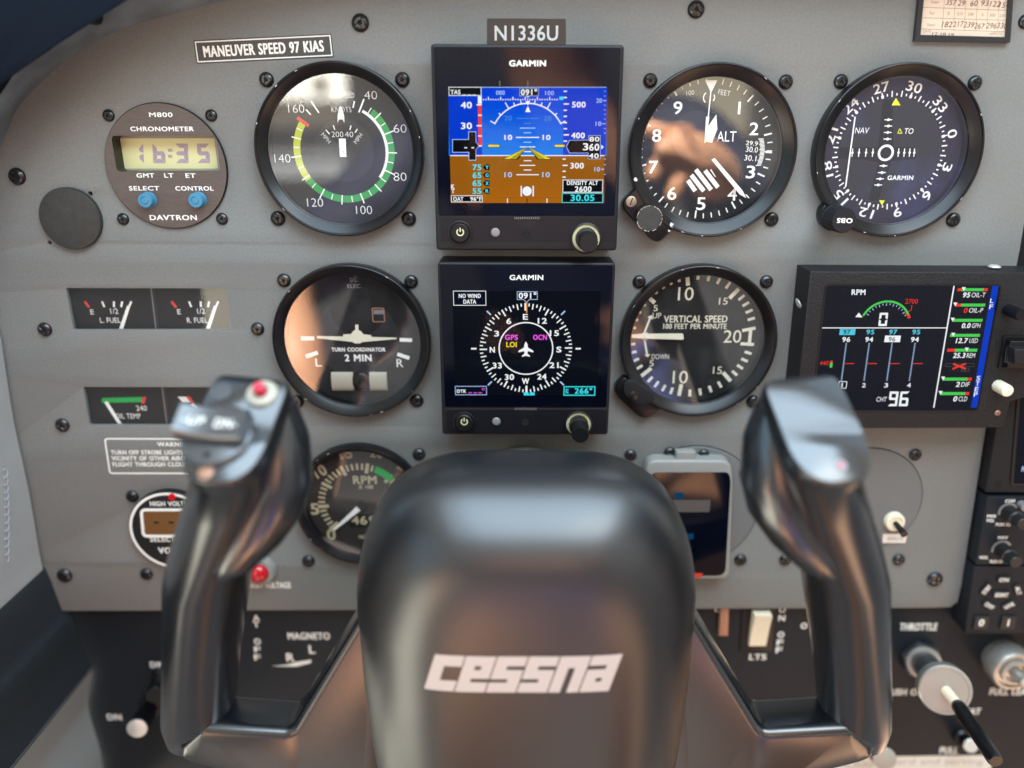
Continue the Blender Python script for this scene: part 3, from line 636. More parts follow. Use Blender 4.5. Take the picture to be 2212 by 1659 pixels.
# ---- vertical speed indicator
t = T('vertical_speed_indicator', 'round vertical speed dial with needle resting level on zero', 'flight instrument', 1510, 735, reg=rg(1305.7, 548.6, 4.32))
c, R = outer_circle(t, 148, 1608, 100, 1508); b = bezel(t, c, R, R*.85); w = DW+.06
cd = t.q(815, 765, DW); k = t.sx(815, 765, DW)
# scale angles clockwise from the left
def va(v): return 270 + (v*8.2 if v <= 10 else 82+(v-10)*10 if v <= 15 else 132+(v-15)*7.8)
for s in (1, -1):
    for i in range(1, 21):
        a = 270 + s*(va(i)-270)
        if i == 20: continue
        mj = i % 5 == 0
        b.radial(cd, a, (480 if mj else 530)*k, 598*k, (36 if mj else 26)*k, w, 'lume')
t.ln(b, 1285, 715, 1410, 692, 30, w, 'lume'); t.ln(b, 1270, 838, 1395, 845, 30, w, 'lume'); t.ln(b, 1365, 705, 1352, 840, 30, w+.03, 'lume')
for s, x, y, h, wd in (('10', 760, 372, 120, 145), ('15', 1110, 440, 62, 82), ('20', 1195, 770, 115, 165), ('15', 1055, 1085, 66, 82), ('10', 708, 1150, 115, 140), ('5', 440, 1020, 56, 40), ('5', 478, 505, 56, 40)):
    t.txt(b, s, x, y, h, w, 'lume', wd, bold=0)
t.txt(b, 'VERTICAL SPEED', 852, 607, 62, w, 'lume', 590, bold=3); t.txt(b, '100 FEET PER MINUTE', 845, 675, 46, w, 'lume', 590, bold=3)
t.txt(b, 'UP', 490, 575, 50, w, 'lume', 80); t.txt(b, 'DOWN', 522, 958, 46, w, 'lume', 160)
t.ln(b, 372, 735, 430, 590, 18, w, 'lume'); t.ln(b, 372, 790, 400, 950, 18, w, 'lume'); t.pg(b, [(440, 570), (400, 590), (455, 612)], w+.03, 'lume'); t.pg(b, [(405, 965), (370, 940), (430, 935)], w+.03, 'lume')
b.ring(t.q(378, 768, w), 22*k, 40*k, w, 'lume', 0, 360, 20); b.build('dial', t)
b = MB(); b.prism(roundpoly(t.pl([(220, 755), (350, 745), (735, 742), (740, 800), (350, 788), (220, 780)], DW+1.6), .8), DW+1.3, DW+1.8, 'lume'); b.build('needle', t)
b = MB(); b.prism(roundpoly(t.pl([(185, 1140), (90, 1240), (120, 1330), (310, 1510), (380, 1535), (435, 1515), (530, 1440), (400, 1330), (250, 1180)], 5), 2.0), 0, 5.6, 'bezel', .8); b.build('corner_lug', t)
b = MB(); b.prism(roundpoly(t.pl([(175, 1190), (172, 1300), (280, 1395), (360, 1410), (470, 1370), (450, 1290), (260, 1160)], 7), 2.5), 4, 8, 'matte', .6); b.build('screw_boss', t)
screw(t, 1305.7+275/4.32, 548.6+1325/4.32, 10, 8, 'screw_black', 'slot', 1.2)
for u, v in ((1381, 609), (1656, 609), (1627, 868)): screw(t, u, v, 14.5)
# ---- tachometer
t = T('tachometer', 'round engine speed dial with tan figures half behind the yoke', 'engine gauge', 786, 1095, reg=rg(603.5, 932.6, 5.04))
c = t.q(880, 815, 5); R = 142*t.sx(880, 815, 5)*5.04; b = bezel(t, c, R, R*.875, h=6.0, glass_w=2.2, rim=1.6, dm='dial_brown'); w = DW+.06
cd = t.q(900, 780, DW); k = t.sx(900, 780, DW)
def ra(v): return 230+v*7.05          # one unit is 100 revolutions
for i in range(0, 36):
    a = ra(i); mj = i % 5 == 0; b.radial(cd, a, (365 if mj else 400)*k, (485 if mj else 475)*k, (38 if mj else 24)*k, w, 'tan_paint')
b.ring(cd, 400*k, 480*k, w+.04, 'bright_green', ra(21.6), ra(25.6))
for s, x, y in (('0', 565, 1120), ('5', 385, 840), ('10', 440, 430), ('15', 722, 235), ('20', 1060, 225), ('25', 1355, 365)): t.txt(b, s, x, y, 115, w, 'tan_paint', 85 if len(s) == 1 else 130, rot=0 if s in '05' else atan2(x-900, 780-y)*57.3*.5, bold=1)
t.txt(b, 'RPM', 930, 525, 85, w, 'tan_paint', 250, bold=1); t.txt(b, 'X 100', 940, 602, 40, w, 'tan_paint', 155, bold=1)
a = t.box(760, 900, 1180, 1040, w); b.poly([(a[0], a[1]), (a[2], a[1]), (a[2], a[3]), (a[0], a[3])], w+.02, 'hole'); t.txt(b, '46', 870, 965, 85, w+.06, 'tan_paint', 160, bold=1); t.txt(b, '9.3', 1060, 965, 85, w+.06, 'tan_paint', 160, bold=1)
t.txt(b, 'HOURS', 960, 1145, 40, w, 'tan_paint', 180, bold=1)
b.build('dial', t)
b = MB(); t.ln(b, 590, 1070, 862, 835, 22, DW+1.4, 'white', 62); b.build('needle', t)
b = MB(); b.lathe(t.q(900, 800, DW), [(60*k, DW+.1), (60*k, DW+1), (50*k, DW+1.4)], 'dial', 20); b.build('needle_hub', t)
for u, v in ((905, 982), (666, 1213)): screw(t, u, v, 14)
# ---- gauge behind the yoke hub
t = T('vacuum_gauge', 'round gauge with a silver rim showing just above the yoke hub', 'engine gauge', 1133, 1080)
R = 24.0; b = bezel(t, (0, pp(1133, 972, 6)[1]-t.o[1]-R), R, R*.86, h=6, m='white_frame', glass_w=2.5)
cv = (0, pp(1133, 972, 6)[1]-t.o[1]-R); b.ring(cv, R*.66, R*.82, DW+.05, 'bright_green', 5, 40)
for i in range(-5, 6): b.radial(cv, i*24, R*.62, R*.8, .6, DW+.07, 'white')
b.build('dial', t); b = MB(); b.radial(cv, 20, -3, R*.6, .8, DW+1, 'white'); b.build('needle', t)
# ---- chronometer
t = T('chronometer', 'round brown chronometer reading 16:35 with two blue buttons', 'clock', 359, 361, reg=lambda x, y: (x/4, y/4))
c = t.d(359.5, 360.5, 1); R = 131*(t.d(360, 360)[0]-t.d(359, 360)[0]); HOLES.append(circ(t.o[0]+c[0]-pan.o[0], t.o[1]+c[1]-pan.o[1], R-1, 64))
def winpts(w): return rrect(*t.box(985, 1172, 1885, 1482, w), 2.0, 5)
wp = winpts(1.5); b = MB()
oc = circ(c[0], c[1], R, 24*4); 
b.lathe(c, [(R, -1), (R, 1.0), (R-.4, 1.5)], 'black', 96, cap=False)
def fill_hole(mb, out, inn, w, m):
    cu = bpy.data.curves.new('p', 'CURVE'); cu.dimensions = '2D'; cu.fill_mode = 'BOTH'
    for pts in (out, inn):
        sp = cu.splines.new('POLY'); sp.points.add(len(pts)-1); sp.use_cyclic_u = True
        for i, p in enumerate(pts): sp.points[i].co = (p[0], p[1], 0, 1)
    o = bpy.data.objects.new('t', cu); COL.objects.link(o); dg = bpy.context.evaluated_depsgraph_get(); dg.update(); me = bpy.data.meshes.new_from_object(o.evaluated_get(dg))
    vs = [(v.co.x, v.co.y, w) for v in me.vertices]; fs = [tuple(p.vertices) if p.normal.z > 0 else tuple(p.vertices)[::-1] for p in me.polygons]
    mb.add(vs, fs, m); bpy.data.objects.remove(o); bpy.data.curves.remove(cu); bpy.data.meshes.remove(me)
b.build('rim', t)
b = MB(); fill_hole(b, circ(c[0], c[1], R-.4, 96), wp, 1.5, 'brown')
for s, x, y, h, wd in (('M800', 1389, 991, 38, 200), ('CHRONOMETER', 1400, 1114, 38, 545), ('GMT', 1256, 1516, 36, 152), ('LT', 1459, 1516, 36, 78), ('ET', 1646, 1517, 36, 84), ('SELECT', 1245, 1627, 36, 260), ('CONTROL', 1680, 1628, 36, 328), ('DAVTRON', 1497, 1880, 42, 404)):
    t.txt(b, s, x, y, h, 1.56, 'white', wd, bold=1)
b.build('face', t)
b = MB(); k_ = len(wp); P = [(p[0], p[1], 1.5) for p in wp]+[(p[0], p[1], -6.4) for p in wp]
b.add(P, [(i, (i+1) % k_, k_+(i+1) % k_, k_+i)[::-1] for i in range(k_)], 'black'); b.poly(wp, -6.3, 'lcd_rim')
a = t.box(1030, 1195, 1868, 1457, -6.2); b.poly(rrect(*a, .8), -6.2, 'lcd')
b.build('display_window', t)
b = MB(); w = -6.1
SEG = {'1': 'bc', '6': 'cdefg', '3': 'abcdg', '5': 'acdfg', '0': 'abcdef', '9': 'abcdfg', '6f': 'acdefg'}
def seg7(mb, f, ch, x, y, wd, h, th, w, m, sl=0.0):
    """seven segment figure in close view measure, centre x, y"""
    hw, hh = wd/2, h/2
    def P(px, py): return f(x+px-sl*py, y+py)
    g = th*.08
    bars = dict(a=((-hw, -hh), (hw, -hh), (hw-th, -hh+th), (-hw+th, -hh+th)), d=((-hw, hh), (hw, hh), (hw-th, hh-th), (-hw+th, hh-th)),
                f=((-hw, -hh+g), (-hw, -g), (-hw+th, -th*.55), (-hw+th, -hh+th+g)), b=((hw, -hh+g), (hw, -g), (hw-th, -th*.55), (hw-th, -hh+th+g)),
                e=((-hw, hh-g), (-hw, g), (-hw+th, th*.55), (-hw+th, hh-th-g)), c=((hw, hh-g), (hw, g), (hw-th, th*.55), (hw-th, hh-th-g)),
                g=((-hw+g, 0), (-hw+th*.5, -th*.5), (hw-th*.5, -th*.5), (hw-g, 0), (hw-th*.5, th*.5), (-hw+th*.5, th*.5)))
    for s in SEG[ch]: mb.poly([P(*p) for p in bars[s]], w, m)
f = lambda x, y: t.q(x, y, w)
for ch, x in (('1', 1186), ('6', 1374), ('3', 1572), ('5', 1758)): seg7(b, f, ch, x, 1325, 108, 168, 36, w, 'lcd_seg', -.04)
for y in (1298, 1350): t.rect(b, 1452, y-13, 1488, y+13, w, 'lcd_seg')
b.build('digits', t)
for u, v in ((314, 433), (423, 433)):
    b = MB(); cb = t.d(u, v, 5); r = 16*(t.d(u+1, v, 5)[0]-t.d(u, v, 5)[0]); b.lathe(cb, [(r*1.1, 1.5), (r*1.05, 1.9), (r, 2), (r, 5.2), (r*.9, 5.8), (r*.55, 5.9), (r*.5, 5.6), (r*.4, 5.9)], 'blue_button', 28); b.build('button', t)
for u, v in ((233.5, 249.5), (455.5, 249.5), (265, 473.5), (479, 473)): screw(t, u, v, 13)
# ================================================================ flat panel displays
def power_mark(mb, t, x, y, r, w, m):
    k = t.sx(x, y, w); c = t.q(x, y, w); mb.ring(c, r*.68*k, r*k, w, m, 35, 325, 24); mb.line((c[0], c[1]+r*.1*k), (c[0], c[1]+r*1.15*k), r*.3*k, w, m)
def g5(t, o, glass_, strip_y, bar_y, btn, sens, hole_, knob, slot, name_y, kr, wz=18.0):
    """display body: o = corner measures, w counted from the front face"""
    body = roundpoly(t.pl(o), 1.6, 4)
    b = MB(); b.prism(body, -wz, 0, 'g5_body', .9, steps=3); b.build('case', t)
    b = MB(); g = roundpoly(t.pl(glass_, .1), 1.0, 3); b.prism(g, -.2, .25, 'g5_glass', .2, steps=1); b.build('screen_glass', t); b = MB(); b.poly(inset(ccw(g), .3), 1.0, 'screen_pane'); b.build('screen_pane', t)
    b = MB(); x0, y0, x1, y1 = t.box(*strip_y, .02)
    b.prism([(x0, y0), (x1, y0), (x1, y1), (x0, y1)], -.5, .12, 'g5_strip', .1, steps=1)
    a = t.box(*slot, .1); b.prism(rrect(*a, .2), 0, .5, 'hole'); nn = 14
    for i in range(nn): b.line((a[0]+(a[2]-a[0])*(i+.5)/nn, a[1]+.2), (a[0]+(a[2]-a[0])*(i+.5)/nn, a[3]-.25), .28, .55, 'sensor')
    cx = (a[0]+a[2])/2; b.poly([(cx+(a[2]-a[0])*.42*cos(q), a[1]+(a[2]-a[0])*.30*sin(q)) for q in [pi+pi*i/12 for i in range(13)]], .16, 'g5_body')
    b.build('lower_strip', t)
    b = MB(); c = t.q(btn[0], btn[1]); r = btn[2]*t.sx(*btn[:2]); b.lathe(c, [(r*1.32, 0), (r*1.30, .9), (r*1.15, 1.1), (r*1.1, .3), (r, .3), (r, 1.5), (r*.9, 1.9)], 'black', 36); power_mark(b, t, btn[0], btn[1]-2, btn[2]*.42, 1.95, 'glow_ring'); b.build('power_button', t)
    b = MB(); c = t.q(*sens[:2]); r = sens[2]*t.sx(*sens[:2]); b.lathe(c, [(r, 0), (r, .4), (r*.8, .8), (r*.4, .95)], 'sensor', 24); c = t.q(*hole_[:2]); r = hole_[2]*t.sx(*hole_[:2]); b.lathe(c, [(r*1.1, .1), (r, .3), (r*.85, .3), (r*.8, .16)], 'hole', 20); b.build('light_sensor', t)
    b = MB(); c = t.q(*knob[:2]); r = kr*t.sx(*knob[:2])
    b.lathe(c, [(r*1.45, 0), (r*1.42, .9), (r*1.28, 1.2), (r*1.25, .4)], 'black', 40, cap=False); b.ring(c, r*1.0, r*1.25, .5, 'glow_ring', 0, 360, 40)
    b.lathe(c, [(r*1.0, .2), (r*1.0, 5.0), (r*.97, 5.2), (r*.86, 5.4), (r*.86, 14.3), (r*.80, 15)], 'black', 40, flute=.03); b.build('selector_knob', t)
# ---- attitude display (upper)
P3 = rg(899.7, 0, 2.8804)
t = T('attitude_display', 'black flat display showing blue sky and brown ground attitude tapes', 'display', 1137, 318, 18.0, reg=P3)
g5(t, [(88, 272), (1293, 279), (1245, 1560), (123, 1556)], [(107, 294), (1271, 298), (1232, 1343), (138, 1341)], (150, 1352, 1232, 1500), 1500, (272, 1447, 58), (491, 1446, 28), (684, 1458, 24), (1055, 1482), (607, 1345, 768, 1366), 392, 68)
w = .45; b = MB(); R_ = lambda *a: t.rect(b, *a)
t.txt(b, 'GARMIN', 691, 394, 35, w-.1, 'silkscreen', 226, bold=1)
hor = 968
def gradband(x0, x1, y0, y1, c0, c1, n, w, nm):
    for i in range(n):
        f = (i+.5)/n; key = '%s%d' % (nm, i)
        if key not in MAT:
            emit(key, rgb(*[c0[j]+(c1[j]-c0[j])*f for j in range(3)])); ALLM.append(key)
        R_(x0, y0+(y1-y0)*i/n, x1, y0+(y1-y0)*(i+1)/n+1, w, key)
gradband(201, 1181, 544, hor, (0, 58, 214), (12, 128, 236), 10, w, 'sky'); gradband(213, 1168, hor, 1262, (150, 92, 22), (170, 100, 12), 6, w, 'gnd')
R_(203, 600, 405, hor, w+.06, 's_tape'); R_(914, 548, 1181, hor, w+.06, 's_tape'); R_(212, hor, 408, 1262, w+.06, 's_tapeb'); R_(908, hor, 1166, 1262, w+.06, 's_tapeb')
R_(210, hor-3, 1170, hor+3, w+.08, 's_white'); R_(200, 541, 1182, 545, w+.08, 's_edge')
W_ = w+.1
def BX(x0, y0, x1, y1, fill='s_black', edge='s_white', th=4, ww=None):
    ww = ww or W_; R_(x0, y0, x1, y1, ww, edge); R_(x0+th, y0+th, x1-th, y1-th, ww+.04, fill)
BX(200, 541, 404, 596); t.txt(b, 'TAS _ _ _', 290, 573, 26, W_+.08, 's_white', 155, bold=1)
R_(382, 598, 406, 645, W_, 's_white'); R_(384, 645, 406, 908, W_, 's_red')
for y in (652, 717, 782, 846, 908): R_(374 if y != 717 and y != 846 else 384, y-4, 406, y+4, W_+.03, 's_white')
t.txt(b, '40', 310, 654, 38, W_, 's_white', 66, bold=1); t.txt(b, '30', 311, 783, 38, W_, 's_white', 66, bold=1)
t.pg(b, [(222, 866), (322, 866), (322, 818), (371, 818), (371, 880), (392, 908), (371, 930), (371, 999), (324, 999), (324, 950), (222, 950)], W_+.02, 's_edge')
t.pg(b, [(226, 870), (326, 870), (326, 822), (368, 822), (368, 882), (388, 908), (368, 930), (368, 995), (328, 995), (328, 946), (226, 946)], W_+.06, 's_black')
t.txt(b, '- -', 328, 913, 36, W_+.1, 's_white', 58, bold=1)
for s, l, y in (('75', 'Y', 1041), ('65', 'G', 1090), ('65', 'X', 1140), ('55', 'R', 1189)):
    t.txt(b, s, 376, y, 34, W_, 's_cyan', 52, bold=1); t.pg(b, [(412, y), (428, y-18), (454, y-18), (454, y+18), (428, y+18)], W_, 's_black'); t.txt(b, l, 439, y, 22, W_+.05, 's_cyan', 18, bold=1)
t.txt(b, 'K', 226, 1161, 26, W_, 's_white', 20, bold=1); t.txt(b, 'T', 227, 1190, 26, W_, 's_white', 18, bold=1)
BX(215, 1216, 411, 1258); t.txt(b, 'OAT', 260, 1238, 24, W_+.08, 's_white', 62, bold=1); t.txt(b, '96°F', 370, 1238, 24, W_+.08, 's_white', 68, bold=1)
# heading tape, roll arc, pitch ladder
for x in (518, 693): R_(x-3, 502, x+3, 535, W_, 's_lgrey')
t.txt(b, '080', 522, 577, 26, W_, 's_edge', 54, bold=3); t.txt(b, '100', 828, 579, 26, W_, 's_edge', 54, bold=3)
t.pg(b, [(641, 549), (760, 549), (760, 598), (705, 598), (693, 612), (681, 598), (641, 598)], W_+.05, 's_edge'); t.pg(b, [(644, 551), (757, 551), (757, 595), (644, 595)], W_+.08, 's_black'); t.txt(b, '091°', 700, 574, 34, W_+.12, 's_white', 98, bold=1)
for i in range(31):
    x = 417+i*15.25
    if x > 885: break
    mj = i % 5 == 2; R_(x-3, 603 if mj else 615, x+3, 624, W_, 's_white')
R_(889, 601, 914, 622, W_, 's_cyan')
cR = t.q(693, 893, W_); kx = t.sx(693, 800, W_); ky = t.sy(693, 800, W_)
b.ring(cR, 233*kx, 240*kx, W_, 's_white', -61, 61, 50)
for a, l in ((-60, 30), (60, 30), (-45, 16), (45, 16), (-30, 40), (30, 40), (-20, 18), (20, 18), (-10, 18), (10, 18)): b.radial(cR, a, 236*kx, (238+l)*kx, 6*kx, W_, 's_white')
t.pg(b, [(678, 628), (708, 628), (693, 657)], W_+.03, 's_white'); t.pg(b, [(676, 697), (710, 697), (693, 660)], W_+.03, 's_white')
for y, hw, m in ((737, 70, 's_dim'), (767, 22, 's_dim'), (797, 48, 's_edge'), (826, 24, 's_edge'), (855, 72, 's_white'), (885, 24, 's_edge'), (914, 48, 's_white'), (1000, 24, 's_white'), (1029, 48, 's_white'), (1058, 24, 's_white'), (1087, 70, 's_white'), (943, 24, 's_white')): R_(691-hw, y-3, 691+hw, y+3, W_, m)
for s, x, y, m in (('20', 570, 735, 's_dim'), ('20', 815, 737, 's_dim'), ('10', 571, 855, 's_white'), ('10', 809, 855, 's_white'), ('10', 571, 1087, 's_edge'), ('10', 806, 1087, 's_edge')): t.txt(b, s, x, y, 30, W_, m, 46, bold=1)
for x0, x1 in ((443, 520), (858, 925)): R_(x0, 898, x1, 917, W_+.1, 's_black'); R_(x0+3, 901, x1-4, 914, W_+.13, 's_yellow')
for s in (-1, 1):
    t.pg(b, [(691, 912), (691+s*155, 992), (691+s*60, 992)], W_+.1, 's_black'); t.pg(b, [(691+s*6, 918), (691+s*145, 989), (691+s*108, 989)], W_+.13, 's_yellow'); t.pg(b, [(691+s*6, 920), (691+s*104, 989), (691+s*70, 989)], W_+.13, 's_olive')
b.disc(t.q(688, 1189, W_), 33*kx, W_+.1, 's_black', 24); b.disc(t.q(688, 1189, W_), 30*kx, W_+.14, 's_white', 24)
for x in (652, 726): R_(x-4, 1156, x+4, 1222, W_, 's_white')
R_(500, 1228, 900, 1232, W_, 's_tapeb')
for x in (566, 812): R_(x-3, 1235, x+3, 1262, W_, 's_white')
R_(686, 1235, 691, 1262, W_, 's_black')
# altitude tape
for i, y in enumerate((568, 607, 647, 686, 724, 763, 801, 839, 878)): R_(916, y-4, 948 if i in (2, 7) else 936, y+4, W_, 's_white')
for i, y in enumerate((990, 1029, 1066, 1102)): R_(909, y-4, 940 if i == 1 else 928, y+4, W_, 's_white')
for s, x, y in (('500', 1010, 651), ('400', 1005, 843), ('300', 999, 1031)): t.txt(b, s, x, y, 34, W_, 's_white', 82, bold=1)
t.pg(b, [(930, 912), (950, 872), (1070, 870), (1070, 842), (1145, 842), (1145, 990), (1067, 990), (1067, 953), (950, 953)], W_+.02, 's_edge'); t.pg(b, [(934, 912), (953, 875), (1074, 873), (1074, 845), (1142, 845), (1142, 987), (1070, 987), (1070, 950), (953, 950)], W_+.06, 's_black')
t.txt(b, '3', 1052, 913, 42, W_+.1, 's_white', 30, bold=1); t.txt(b, '60', 1106, 916, 40, W_+.1, 's_white', 60, bold=1); t.txt(b, '80', 1107, 866, 28, W_+.1, 's_white', 60, bold=1); t.txt(b, '40', 1103, 970, 28, W_+.1, 's_white', 60, bold=1)
t.pg(b, [(1150, 900), (1165, 915), (1150, 930)], W_+.1, 's_white')
for s, x, y in (('20', 1137, 626), ('10', 1132, 770), ('10', 1124, 1053)): t.txt(b, s, x, y, 26, W_, 's_edge', 34, bold=1); R_(x+24, y-3, x+44, y+3, W_, 's_edge')
for y in (568, 597, 655, 684, 712, 741, 800, 828, 990, 1025, 1085): R_(1166, y-2, 1178, y+2, W_, 's_edge')
BX(909, 1118, 1160, 1198); t.txt(b, 'DENSITY ALT', 1033, 1138, 25, W_+.08, 's_white', 192, bold=1); t.txt(b, '2600', 1037, 1176, 32, W_+.08, 's_white', 102, bold=1)
BX(905, 1202, 1160, 1262, 's_black', 's_cyan'); t.txt(b, '30.05', 1033, 1231, 38, W_+.08, 's_cyan', 145, bold=1)
b.build('screen_image', t)
# ---- heading display (lower)
P4 = rg(921.6, 537.6, 3.78)
t = T('heading_display', 'black flat display showing white compass rose on dark blue', 'display', 1137, 750, 18.0, reg=P4)
g5(t, [(88, 108), (1543, 114), (1480, 1520), (128, 1516)], [(107, 128), (1522, 132), (1468, 1292), (148, 1290)], (160, 1306, 1470, 1500), 1500, (307, 1414, 72), (570, 1408, 34), (804, 1418, 28), (1240, 1428), (716, 1292, 900, 1316), 234, 80)
w = .45; b = MB(); R_ = lambda *a: t.rect(b, *a); W_ = w+.1
t.txt(b, 'GARMIN', 815, 234, 40, w-.1, 'silkscreen', 272, bold=1)
R_(222, 345, 1410, 1197, w, 's_back')
def BX2(x0, y0, x1, y1, edge, fill='s_ndark', th=5): R_(x0, y0, x1, y1, W_, edge); R_(x0+th, y0+th, x1-th, y1-th, W_+.04, fill)
BX2(217, 342, 486, 463, 's_white'); t.txt(b, 'NO WIND', 352, 384, 32, W_+.08, 's_white', 178, bold=1); t.txt(b, 'DATA', 352, 431, 32, W_+.08, 's_white', 102, bold=1)
BX2(232, 1120, 491, 1194, 's_edge'); t.txt(b, 'DTK', 285, 1162, 26, W_+.08, 's_white', 74, bold=1)
for x in (340, 382, 422): R_(x, 1172, x+30, 1178, W_+.08, 's_mag')
b.ring(t.q(462, 1145, W_), 7*t.sx(462, 1145, W_), 11*t.sx(462, 1145, W_), W_+.08, 's_mag', 0, 360, 14)
BX2(1118, 1122, 1377, 1199, 's_cyan', th=8); t.txt(b, '266°', 1280, 1160, 44, W_+.08, 's_cyan', 140, bold=1)
for x0, y0, x1, y1 in ((1135, 1143, 1143, 1180), (1145, 1143, 1158, 1150), (1145, 1172, 1158, 1180), (1148, 1156, 1156, 1166)): R_(x0, y0, x1, y1, W_+.08, 's_cyan')
c = t.q(811, 815, W_); kx = t.sx(811, 815, W_)
for i in range(72):
    a = i*5-1; md = i % 6 == 0; b.radial(c, a, (330 if not i % 2 else 352)*kx if not md else 318*kx, 377*kx, (12 if md else 10)*kx, W_, 's_white')
for a in (-45, 45, 135, 225): b.radial(c, a, 400*kx, 445*kx, 12*kx, W_, 's_edge')
for a in (90, 270): b.radial(c, a, 405*kx, 448*kx, 14*kx, W_, 's_white')
b.ring(c, 214*kx, 224*kx, W_, 's_white', 0, 360, 72)
for s, x, y in (('E', 807, 555), ('12', 945, 588), ('15', 1043, 688), ('S', 1080, 822), ('21', 1040, 950), ('24', 941, 1044), ('W', 808, 1080), ('30', 676, 1047), ('33', 576, 953), ('N', 536, 824), ('3', 571, 692), ('6', 671, 590)):
    t.txt(b, s, x, y, 44, W_+.03, 's_white', 36*len(s) if s not in 'EWNS' else (56 if s == 'W' else 38), bold=1)
t.txt(b, 'GPS', 692, 722, 40, W_+.03, 's_mag', 102, bold=1); t.txt(b, 'OCN', 926, 722, 40, W_+.03, 's_mag', 110, bold=1); t.txt(b, 'LOI', 693, 781, 40, W_+.03, 's_yellow', 82, bold=1)
R_(812, 440, 822, 522, W_+.08, 's_orange'); R_(802, 440, 810, 500, W_+.08, 's_white')
t.pg(b, [(737, 347), (906, 347), (906, 416), (840, 416), (816, 440), (790, 416), (737, 416)], W_+.05, 's_edge'); t.pg(b, [(742, 352), (901, 352), (901, 411), (838, 411), (816, 433), (792, 411), (742, 411)], W_+.08, 's_ndark'); t.txt(b, '091°', 824, 382, 46, W_+.12, 's_white', 142, bold=1)
t.pg(b, [(811, 755), (824, 780), (826, 805), (871, 832), (871, 845), (826, 835), (822, 855), (843, 872), (843, 882), (811, 872), (779, 882), (779, 872), (800, 855), (796, 835), (751, 845), (751, 832), (796, 805), (798, 780)], W_+.05, 's_white')
R_(793, 1172, 832, 1196, W_+.08, 's_cyan'); R_(842, 1172, 882, 1196, W_+.08, 's_cyan'); R_(832, 1188, 842, 1196, W_+.08, 's_cyan'); R_(807, 1120, 817, 1172, W_+.05, 's_white')
b.build('screen_image', t)
# ---- engine monitor
P5 = rg(1689.7, 548.6, 4.0324)
t = T('engine_monitor', 'black cast engine monitor showing RPM arc, bars and temperatures', 'display', 1945, 755, 18.0, reg=P5)
fr = [t.d(*p) for p in ((1750.5, 585.8), (2330, 589), (2320, 830), (2183, 868), (2169, 924.8), (1713.5, 926))]
b = MB(); b.prism(fr, -18, 0, 'casting', .8); b.build('case', t)
scr = roundpoly(t.pl([(385, 275), (1902, 276), (1700, 1362), (270, 1362)], .1), 1.6, 3)
b = MB(); rim_ = inset(ccw(scr), -.7); b.frame(rim_, ccw(scr), 0, .35, 'black', .05); b.build('screen_surround', t)
b = MB(); b.poly(scr, .12, 'g5_glass'); b.build('screen_glass', t); b = MB(); b.poly(scr, .6, 'screen_pane'); b.build('screen_pane', t)
w = .2; b = MB(); R_ = lambda *a: t.rect(b, *a)
def par(x0, y0, x1, y1, ww, m):
    sl = -.125; t.pg(b, [(x0, y0), (x1, y0), (x1+sl*(y1-y0), y1), (x0+sl*(y1-y0), y1)], ww, m)
t.txt(b, 'RPM', 665, 333, 46, w, 's_white', 122, bold=1, slant=-.1)
cA = t.q(890, 625, w); kx = t.sx(890, 500, w)
b.ring(cA, 208*kx, 226*kx, w, 's_green', -66, 62, 40); b.ring(cA, 205*kx, 230*kx, w+.03, 's_red', 62, 72, 6)
for i in range(14): b.radial(cA, -58+i*9.2, (186 if i % 2 else 178)*kx, 202*kx, 6*kx, w, 's_edge')
t.pg(b, [(668, 510), (636, 550), (700, 552)], w+.05, 's_white'); t.txt(b, '2700', 1127, 413, 40, w, 's_red', 110, bold=0)
t.ln(b, 1130, 445, 1124, 488, 6, w, 's_red'); t.ln(b, 1124, 488, 1060, 525, 6, w, 's_red')
seg7(b, lambda x, y: t.q(x, y, w), '0', 880, 570, 74, 116, 19, w, 's_white', .12)
R_(348, 640, 1432, 648, w, 's_white'); t.ln(b, 1497, 278, 1320, 1340, 12, w, 's_white')
R_(500, 652, 636, 706, w, 's_lblue'); t.txt(b, '97', 562, 680, 40, w+.04, 's_black', 60, bold=3)
R_(892, 711, 1030, 768, w, 's_white'); t.txt(b, '96', 956, 742, 40, w+.04, 's_grey', 58, bold=3)
for s, x, m in (('95', 768, 's_lblue'), ('97', 966, 's_lblue'), ('95', 1168, 's_lblue')): t.txt(b, s, x, 680, 40, w, m, 66, bold=1)
for s, x in (('96', 558), ('94', 758), ('94', 1156)): t.txt(b, s, x, 745, 40, w, 's_white', 66, bold=1)
for x0, y0, x1, y1 in ((558, 780, 516, 1100), (758, 780, 713, 1100), (957, 780, 912, 1100), (1157, 780, 1108, 1100)):
    for i in range(26):
        f = i/25; x, y = x0+(x1-x0)*f, y0+(y1-y0)*f; R_(x-6, y-3.5, x+6, y+3.5, w, 's_edge')
for x in (540, 740, 938, 1138): R_(x, 951, x+86, 958, w, 's_red')
t.txt(b, '440', 366, 950, 38, w, 's_red', 76, bold=0); R_(416, 930, 440, 950, w, 's_red'); R_(414, 950, 438, 990, w, 's_green')
for s, x in (('2', 712), ('3', 905), ('4', 1104)): t.txt(b, s, x, 1144, 36, w, 's_white', 32, bold=3)
t.orect(b, 490, 1112, 560, 1170, 6, w, 's_white'); t.txt(b, '1', 520, 1144, 36, w, 's_white', 12, bold=3); t.txt(b, 'CHT', 866, 1266, 40, w, 's_white', 90, bold=0, slant=.1)
for ch, x in (('9', 968), ('6f', 1062)): seg7(b, lambda x_, y_: t.q(x_, y_, w), ch, x, 1262, 78, 128, 20, w, 's_white', .14)
